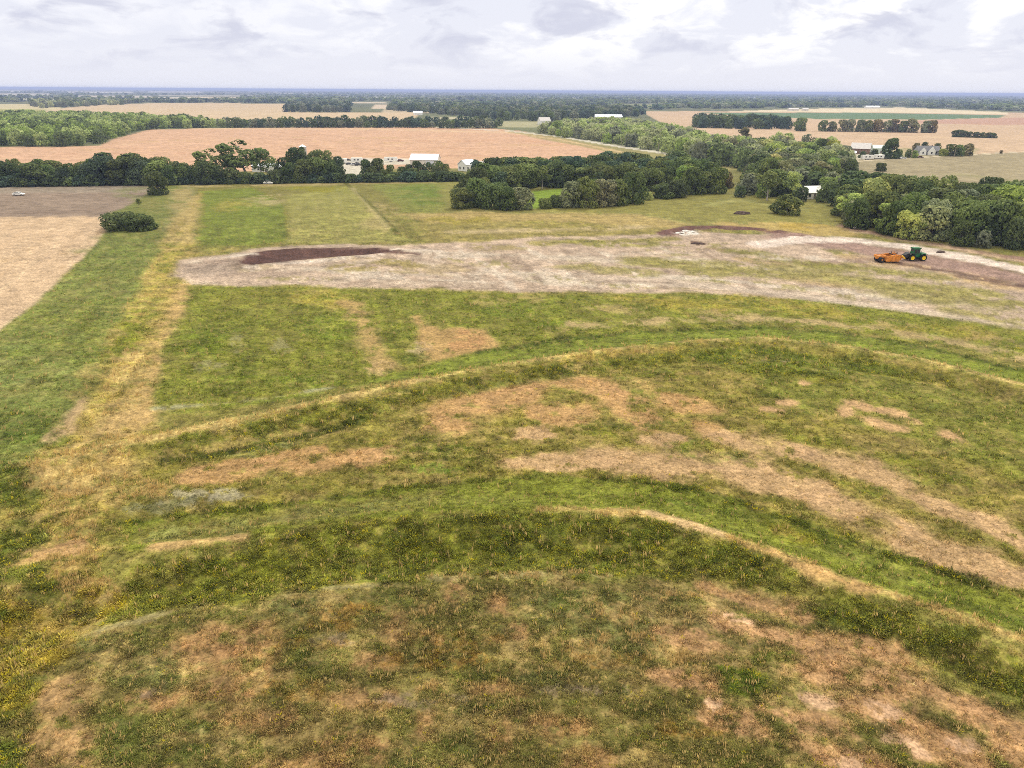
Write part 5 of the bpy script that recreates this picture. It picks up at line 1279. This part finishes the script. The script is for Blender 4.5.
def tractor():
    """green four-wheel-drive tractor, nose to +x"""
    root = empty('tractor', (0, 0, 0)); place(root, 914.6, 260.2, R(5))
    tag(root, 'green tractor with yellow wheel rims hitched ahead of the orange scraper', 'tractor')
    m = MB(); m.box((-2.2, -.55, .55), (2.4, .55, 1.0), .05); m.box((-3.4, -.35, .6), (-2.2, .35, .9), .04); m.build('chassis', BLACK, root)
    m = MB(); m.prism([(.55, .95), (2.55, .95), (2.62, 1.75), (2.4, 1.95), (.55, 2.1)], -.58, .58, bev=.05); hood = m.build('hood', JGREEN, root)
    m = MB(); m.box((2.56, -.48, 1.05), (2.66, .48, 1.7), .02); m.build('grille', BLACK, hood)
    for s in (-1, 1):
        MB().box((2.6, s * .34 - .1, 1.5), (2.68, s * .34 + .1, 1.64), .02).build('headlight', WHITE, hood)
    m = MB(); m.cyl((1.2, -.42, 2.0), (1.2, -.42, 3.1), .07, seg=10); m.build('exhaust_pipe', STEEL, hood)
    # body between the wheels
    m = MB(); m.box((-1.5, -.85, .9), (.75, .85, 1.65), .06); m.build('body', JGREEN, root)
    c = MB(); c.prism([(-1.25, 1.65), (.7, 1.65), (.55, 3.2), (-1.15, 3.2)], -.8, .8, bev=.04); cab = c.build('cab', JGREEN, root)
    for (x0, x1, nm) in ((-.98, -.25, 'window'), (-.12, .48, 'window')):
        for s in (-1, 1):
            MB().box((x0, s * .79 if s > 0 else -.83, 1.95), (x1, .83 if s > 0 else -.79, 3.0), .01).build(nm, GLASS, cab)
    m = MB(); m.box((.56, -.66, 1.95), (.70, .66, 3.0), .01, Matrix.Rotation(-.09, 4, 'Y')); m.build('windscreen', GLASS, cab)
    m = MB(); m.box((-1.2, -.6, 1.95), (-1.13, .6, 2.95), .01); m.build('rear_window', GLASS, cab)
    m = MB(); m.box((-1.4, -.95, 3.2), (.78, .95, 3.42), .07); m.build('cab_roof', JGREEN, cab)
    for (x, nm) in ((-1.58, 'rear'), (1.58, 'front')):
        for s in (-1, 1):
            wheel('wheel', root, x, s * 1.18, .86, .86, .62, .52, YEL, lugs=True)
            f = MB(); f.prism([(x - .8, 1.72), (x - .5, 1.92), (x + .5, 1.92), (x + .8, 1.72), (x + .8, 1.78), (x + .5, 1.99), (x - .5, 1.99), (x - .8, 1.78)], s * 1.18 - .32, s * 1.18 + .32); f.build('fender', JGREEN if x > 0 else BLACK, root)
    # black block behind the rear wheels, hitch and hoses
    m = MB(); m.prism([(-3.3, .75), (-1.95, .75), (-1.75, 1.95), (-2.5, 2.0), (-3.5, 1.5)], -.75, .75, bev=.05); m.build('rear_block', BLACK, root)
    m = MB()
    for y in (-.3, 0, .3): m.cyl((-3.2, y, 1.6), (-4.1, y * .6, 1.3), .05, seg=8)
    m.box((-4.2, -.12, .62), (-3.3, .12, .78), .02); m.build('drawbar', BLACK, root)
    m = MB(); m.box((.9, -1.0, .45), (1.1, -.86, 1.6)); m.box((.62, -1.05, .4), (.9, -.86, .48)); m.box((.62, -1.05, .8), (.9, -.86, .88)); m.box((.62, -1.05, 1.2), (.9, -.86, 1.28)); m.build('step_ladder', BLACK, root)
    return root
tractor()
def scraper():
    """orange pull-type earth scraper, drawbar to +x"""
    root = empty('scraper', (0, 0, 0)); place(root, 889.5, 261.8, R(3))
    tag(root, 'orange earth scraper with dark rear tyres, hitched behind the green tractor', 'scraper')
    b = MB()
    for s in (-1, 1):
        b.prism([(-1.9, .35), (1.6, .35), (1.9, .8), (1.5, 1.85), (-.2, 2.0), (-1.9, 1.75)], s * 1.5 - .06, s * 1.5 + .06)
    b.box((-1.9, -1.44, .33), (1.4, 1.44, .42)); b.prism([(-1.95, .42), (-1.75, .42), (-1.6, 1.7), (-1.8, 1.7)], -1.44, 1.44)
    bowl = b.build('bowl', ORANGE, root)
    for s in (-1, 1):
        for x in (-1.2, -.3, .6): MB().box((x - .06, s * 1.56 if s > 0 else -1.66, .4), (x + .06, 1.66 if s > 0 else -1.56, 1.75)).build('side_rib', ORANGE, bowl)
    MB().box((1.3, -1.44, .24), (1.75, 1.44, .33)).build('cutting_edge', RUST, bowl)
    a = MB(); a.prism([(1.62, .42), (2.15, .75), (2.2, 1.2), (1.8, 1.65), (1.72, 1.6), (2.08, 1.18), (2.04, .8), (1.58, .5)], -1.42, 1.42); a.build('apron', ORANGE, root)
    g = MB()
    for s in (-1, 1): g.prism([(-.6, 1.98), (1.9, 2.1), (2.6, 1.5), (2.6, 1.25), (1.7, 1.85), (-.6, 1.78)], s * 1.28 - .12, s * 1.28 + .12)
    g.box((2.35, -1.4, 1.15), (2.7, 1.4, 1.5), .04)
    gn = g.build('side_arm', ORANGE, root)
    g = MB(); g.prism([(2.6, 1.15), (2.6, 1.5), (3.4, 1.6), (4.1, .9), (4.1, .62), (3.2, 1.2)], -.22, .22, bev=.03); g.build('gooseneck', GOLD, root)
    r = MB(); r.prism([(-1.9, .7), (-1.9, 1.5), (-3.2, 1.6), (-4.0, 1.2), (-4.0, .85), (-3.0, .7)], -.5, .5, bev=.04)
    r.box((-3.05, -1.55, .62), (-2.75, 1.55, .92)); r.box((-3.9, -1.2, 1.55), (-1.9, -1.0, 1.75)); r.box((-3.9, 1.0, 1.55), (-1.9, 1.2, 1.75)); r.box((-4.0, -1.2, 1.2), (-3.85, 1.2, 1.75)); r.build('rear_frame', ORANGE, root)
    for y in (-1.25, -.62, .62, 1.25): wheel('wheel', root, -3.0, y, .68, .68, .52, .34, RUST)
    for s in (-1, 1):
        h = MB(); h.cyl((.2, s * .8, 1.75), (1.2, s * .8, 2.6), .09, seg=10); h.cyl((1.2, s * .8, 2.6), (1.75, s * .8, 1.5), .05, seg=10); h.build('hydraulic_ram', BLACK if s < 0 else ORANGE, root)
    m = MB(); m.box((-.1, -.9, 1.98), (.15, .9, 2.2), .03); m.cyl((0, 0, 2.1), (0, 0, 2.75), .09, seg=8); m.build('mast', BLACK, root)
    m = MB()
    for k in range(30):
        a_ = k * 2.4; rr = .25 + .95 * (k / 30) ** .5; bmesh.ops.create_icosphere(m.bm, subdivisions=1, radius=.34, matrix=Matrix.Translation((rr * math.cos(a_) - .2, rr * math.sin(a_), .75 + .35 * (1 - rr))))
    m.build('soil_load', CLAY, root)
    return root
scraper()

# ---- cars
def car_proto():
    root = empty('parked_car', (0, 0, 0))
    b = MB(); b.prism([(-2.2, .32), (2.15, .32), (2.25, .6), (2.15, .82), (1.1, .95), (.4, 1.42), (-1.2, 1.46), (-1.9, 1.0), (-2.22, .92), (-2.28, .6)], -.86, .86, bev=.06)
    m, nt, pb = new_mat('car_paint'); oi = N(nt.nodes, 'ShaderNodeObjectInfo'); nt.links.new(oi.outputs['Color'], pb.inputs['Base Color']); pb.inputs['Roughness'].default_value = .3
    body = b.build('body', m, root)
    for s in (-1, 1):
        g = MB(); g.prism([(-1.5, 1.0), (.78, 1.0), (.36, 1.36), (-1.15, 1.39)], s * .866 - .012, s * .866 + .012); g.build('window', GLASS, root)
    g = MB(); g.box((.58, -.7, 1.0), (.95, .7, 1.03), 0, Matrix.Rotation(.59, 4, 'Y')); ws = g.build('windscreen', GLASS, root); ws.location = (.02, 0, .2)
    for x in (-1.38, 1.36):
        for s in (-1, 1): wheel('wheel', root, x, s * .78, .33, .33, .22, .2, STEEL, seg=14)
    for s in (-1, 1): MB().box((2.16, s * .6 - .14, .62), (2.27, s * .6 + .14, .76), .02).build('headlight', WHITE, root)
    return root
CAR = car_proto()
cars = [((19, 195.5), 8, (.75, .75, .73), 'white car alone in the fallow field far from the road'),
        ((268.5, 184), 3, (.8, .8, .78), 'small white car parked at the foot of the hedgerow under the tallest tree'),
        ((683, 158.2), -38, (.75, .75, .74), 'white car driving along the paved road behind the copse'),
        ((693, 155.6), -30, (.7, .7, .7), 'white car parked at the wood edge above the paved road, first of two'),
        ((698, 156.2), -30, (.6, .62, .64), 'silver car parked at the wood edge above the paved road, second of two'),
        ((348, 161), 20, (.04, .04, .045), 'black car in the gravel yard, nearest the hedgerow trees'),
        ((354.5, 160.4), 25, (.68, .68, .68), 'white car beside the black one in the gravel yard'),
        ((364.5, 161), 0, (.11, .025, .02), 'dark red car at the far edge of the gravel yard'),
        ((349.5, 165), 10, (.06, .07, .08), 'charcoal car in the near rank of the gravel yard'),
        ((354.5, 165.4), 14, (.5, .5, .52), 'silver car in the near rank of the gravel yard'),
        ((358.5, 165.6), 14, (.05, .055, .07), 'navy car at the end of the near rank in the gravel yard'),
        ((396, 161), 0, (.7, .7, .7), 'white car by itself between the yard bushes and the metal barn'),
        ((400.5, 161.6), 5, (.09, .03, .03), 'maroon car beside the white one near the metal barn'),
        ((886, 158.4), 3, (.72, .72, .72), 'white car at the end of the farm trailers under the tall dark tree'),
        ((920, 158), 5, (.1, .03, .03), 'dark red car on the lane before the gabled house'),
        ((903, 159), 4, (.7, .7, .7), 'white car at the lane edge west of the gabled house')]
for i, ((u, v), rz, colr, lab) in enumerate(cars):
    c = CAR if i == 0 else copy_tree(CAR)
    place(c, u, v, R(rz), .02); tag(c, lab, 'car')
    for k in c.children:
        if k.name.startswith('body'): k.color = (*colr, 1)
# long white trailers beside the lane
for (u, v, L, lab) in ((357, 162.8, 7, 'white box trailer between the two ranks of cars in the gravel yard'), (342, 163.5, 6, 'white box trailer at the hedgerow end of the gravel yard'), (391, 162, 8, 'white box trailer near the yard bushes west of the metal barn'), (867, 159.6, 8.5, 'long white trailer parked beside the lane before the brown-gabled barn'), (878.5, 159.2, 6.5, 'shorter white trailer parked beside the lane before the pale green shed')):
    root = empty('trailer', (0, 0, 0)); place(root, u, v, R(5)); tag(root, lab, 'trailer')
    MB().box((-L / 2, -1.2, .6), (L / 2, 1.2, 3.0), .12).build('body', WHITE, root)
    MB().box((L / 2, -.08, .5), (L / 2 + 1.3, .08, .62)).build('tow_bar', BLACK, root)
    for x in (-L * .25, L * .05): MB().box((x, -1.23, 1.5), (x + 1.1, -1.19, 2.2)).build('window', GLASS, root)
    for x in (-.5, .5):
        for s in (-1, 1): wheel('wheel', root, x, s * 1.05, .38, .38, .24, .2, STEEL, seg=14)
# ---- utility poles
def pole(u, v, vt, lab):
    root = empty('utility_pole', (0, 0, 0)); place(root, u, v, R(25)); tag(root, lab, 'pole')
    h = max(height_px(u, v, vt), 7)
    MB().cyl((0, 0, -.3), (0, 0, h), .2, .13, seg=10).build('post', POLE, root)
    a = MB().box((-1.2, -.28, h - .85), (1.2, -.16, h - .7)).build('crossarm', POLE, root)
    for x in (-1.1, -.55, .55, 1.1): MB().cyl((x, -.22, h - .7), (x, -.22, h - .5), .05, seg=8).build('insulator', CONC, a)
for (u, v, vt, lab) in ((621, 147.3, 138, 'utility pole farthest along the paved road, against the light green wood'), (658, 153, 144, 'utility pole on the paved road next before the dark wood edge'),
                        (684, 156, 145, 'tallest utility pole on the paved road, beside the white car'), (702, 160, 149.5, 'utility pole nearest the eastern wood on the paved road'),
                        (845, 160, 147.5, 'utility pole on the lane at the brown-gabled barn'), (911, 158.2, 145.5, 'utility pole on the lane before the gabled house'), (954, 157.2, 147, 'utility pole at the lane before the eastern tree clump')):
    pole(u, v, vt, lab)
# ---- heaps, pipe and stones on the scraped ground
def heap(name, u, v, a, b, h, m, lab, cat, seed, rz=0.0):
    bm = bmesh.new(); bmesh.ops.create_icosphere(bm, subdivisions=4, radius=1)
    P = np.array([v_.co[:] for v_ in bm.verts]); nz = fbm(P[:, 0] * 2.2 + seed, P[:, 1] * 2.2 + P[:, 2] * 1.5, 4, seed)
    for v_, q in zip(bm.verts, nz):
        k = .65 + .7 * q; v_.co = Vector((v_.co.x * a * k, v_.co.y * b * k, max(v_.co.z, -.25) * h * k))
    me = bpy.data.meshes.new(name); bm.to_mesh(me); bm.free()
    o = link_obj(name, me, m); place(o, u, v, rz); tag(o, lab, cat); return o
heap('dirt_mound', 742, 214, 3.0, 1.7, 1.0, CLAY, 'dark heap of brush and earth in the pasture west of the lone round tree', 'mound', 3)
heap('dirt_mound', 698, 243.5, 2.0, .8, .5, CLAY, 'dark clod heap below the white rubble at the start of the second cut', 'mound', 5, -.3)
heap('dirt_mound', 940.5, 252.5, 1.3, .8, .5, CLAY, 'small dark heap at the haul road beyond the tractor', 'mound', 7)
for k, (du, dv, s) in enumerate(((-9, 0, 1.0), (-5, 1, .8), (-2, -.6, 1.1), (2, .8, .9), (5, -.3, 1.0), (9, .6, .8), (0, 1.6, .7), (-6, 2, .6))):
    heap('limestone_block', 687 + du, 232.5 + dv, s * 1.0, s * .8, s * .32, LIME, 'white limestone block in the rubble at the end of the second cut', 'stone', 20 + k)['group'] = 'white limestone blocks in the rubble'
root = empty('culvert_pipe', (0, 0, 0)); place(root, 855.5, 228.8, R(6)); tag(root, 'white culvert pipe with dark open end lying at the edge of the eastern wood', 'pipe')
m = MB(); m.lathe([(.28, -1.4), (.36, -1.4), (.36, 1.4), (.28, 1.4)], axis='y', seg=18); pz = m.build('pipe_wall', LIME, root, True); pz.rotation_euler = (0, 0, R(90)); pz.location = (0, 0, .36)
m = MB(); m.lathe([(.0, -1.75), (.34, -1.75), (.40, -1.4), (.40, -1.1), (.37, -1.1), (.37, -1.38), (.0, -1.72)], axis='y', seg=18); e_ = m.build('end_cap', BLACK, root); e_.rotation_euler = (0, 0, R(-90)); e_.location = (0, 0, .40)
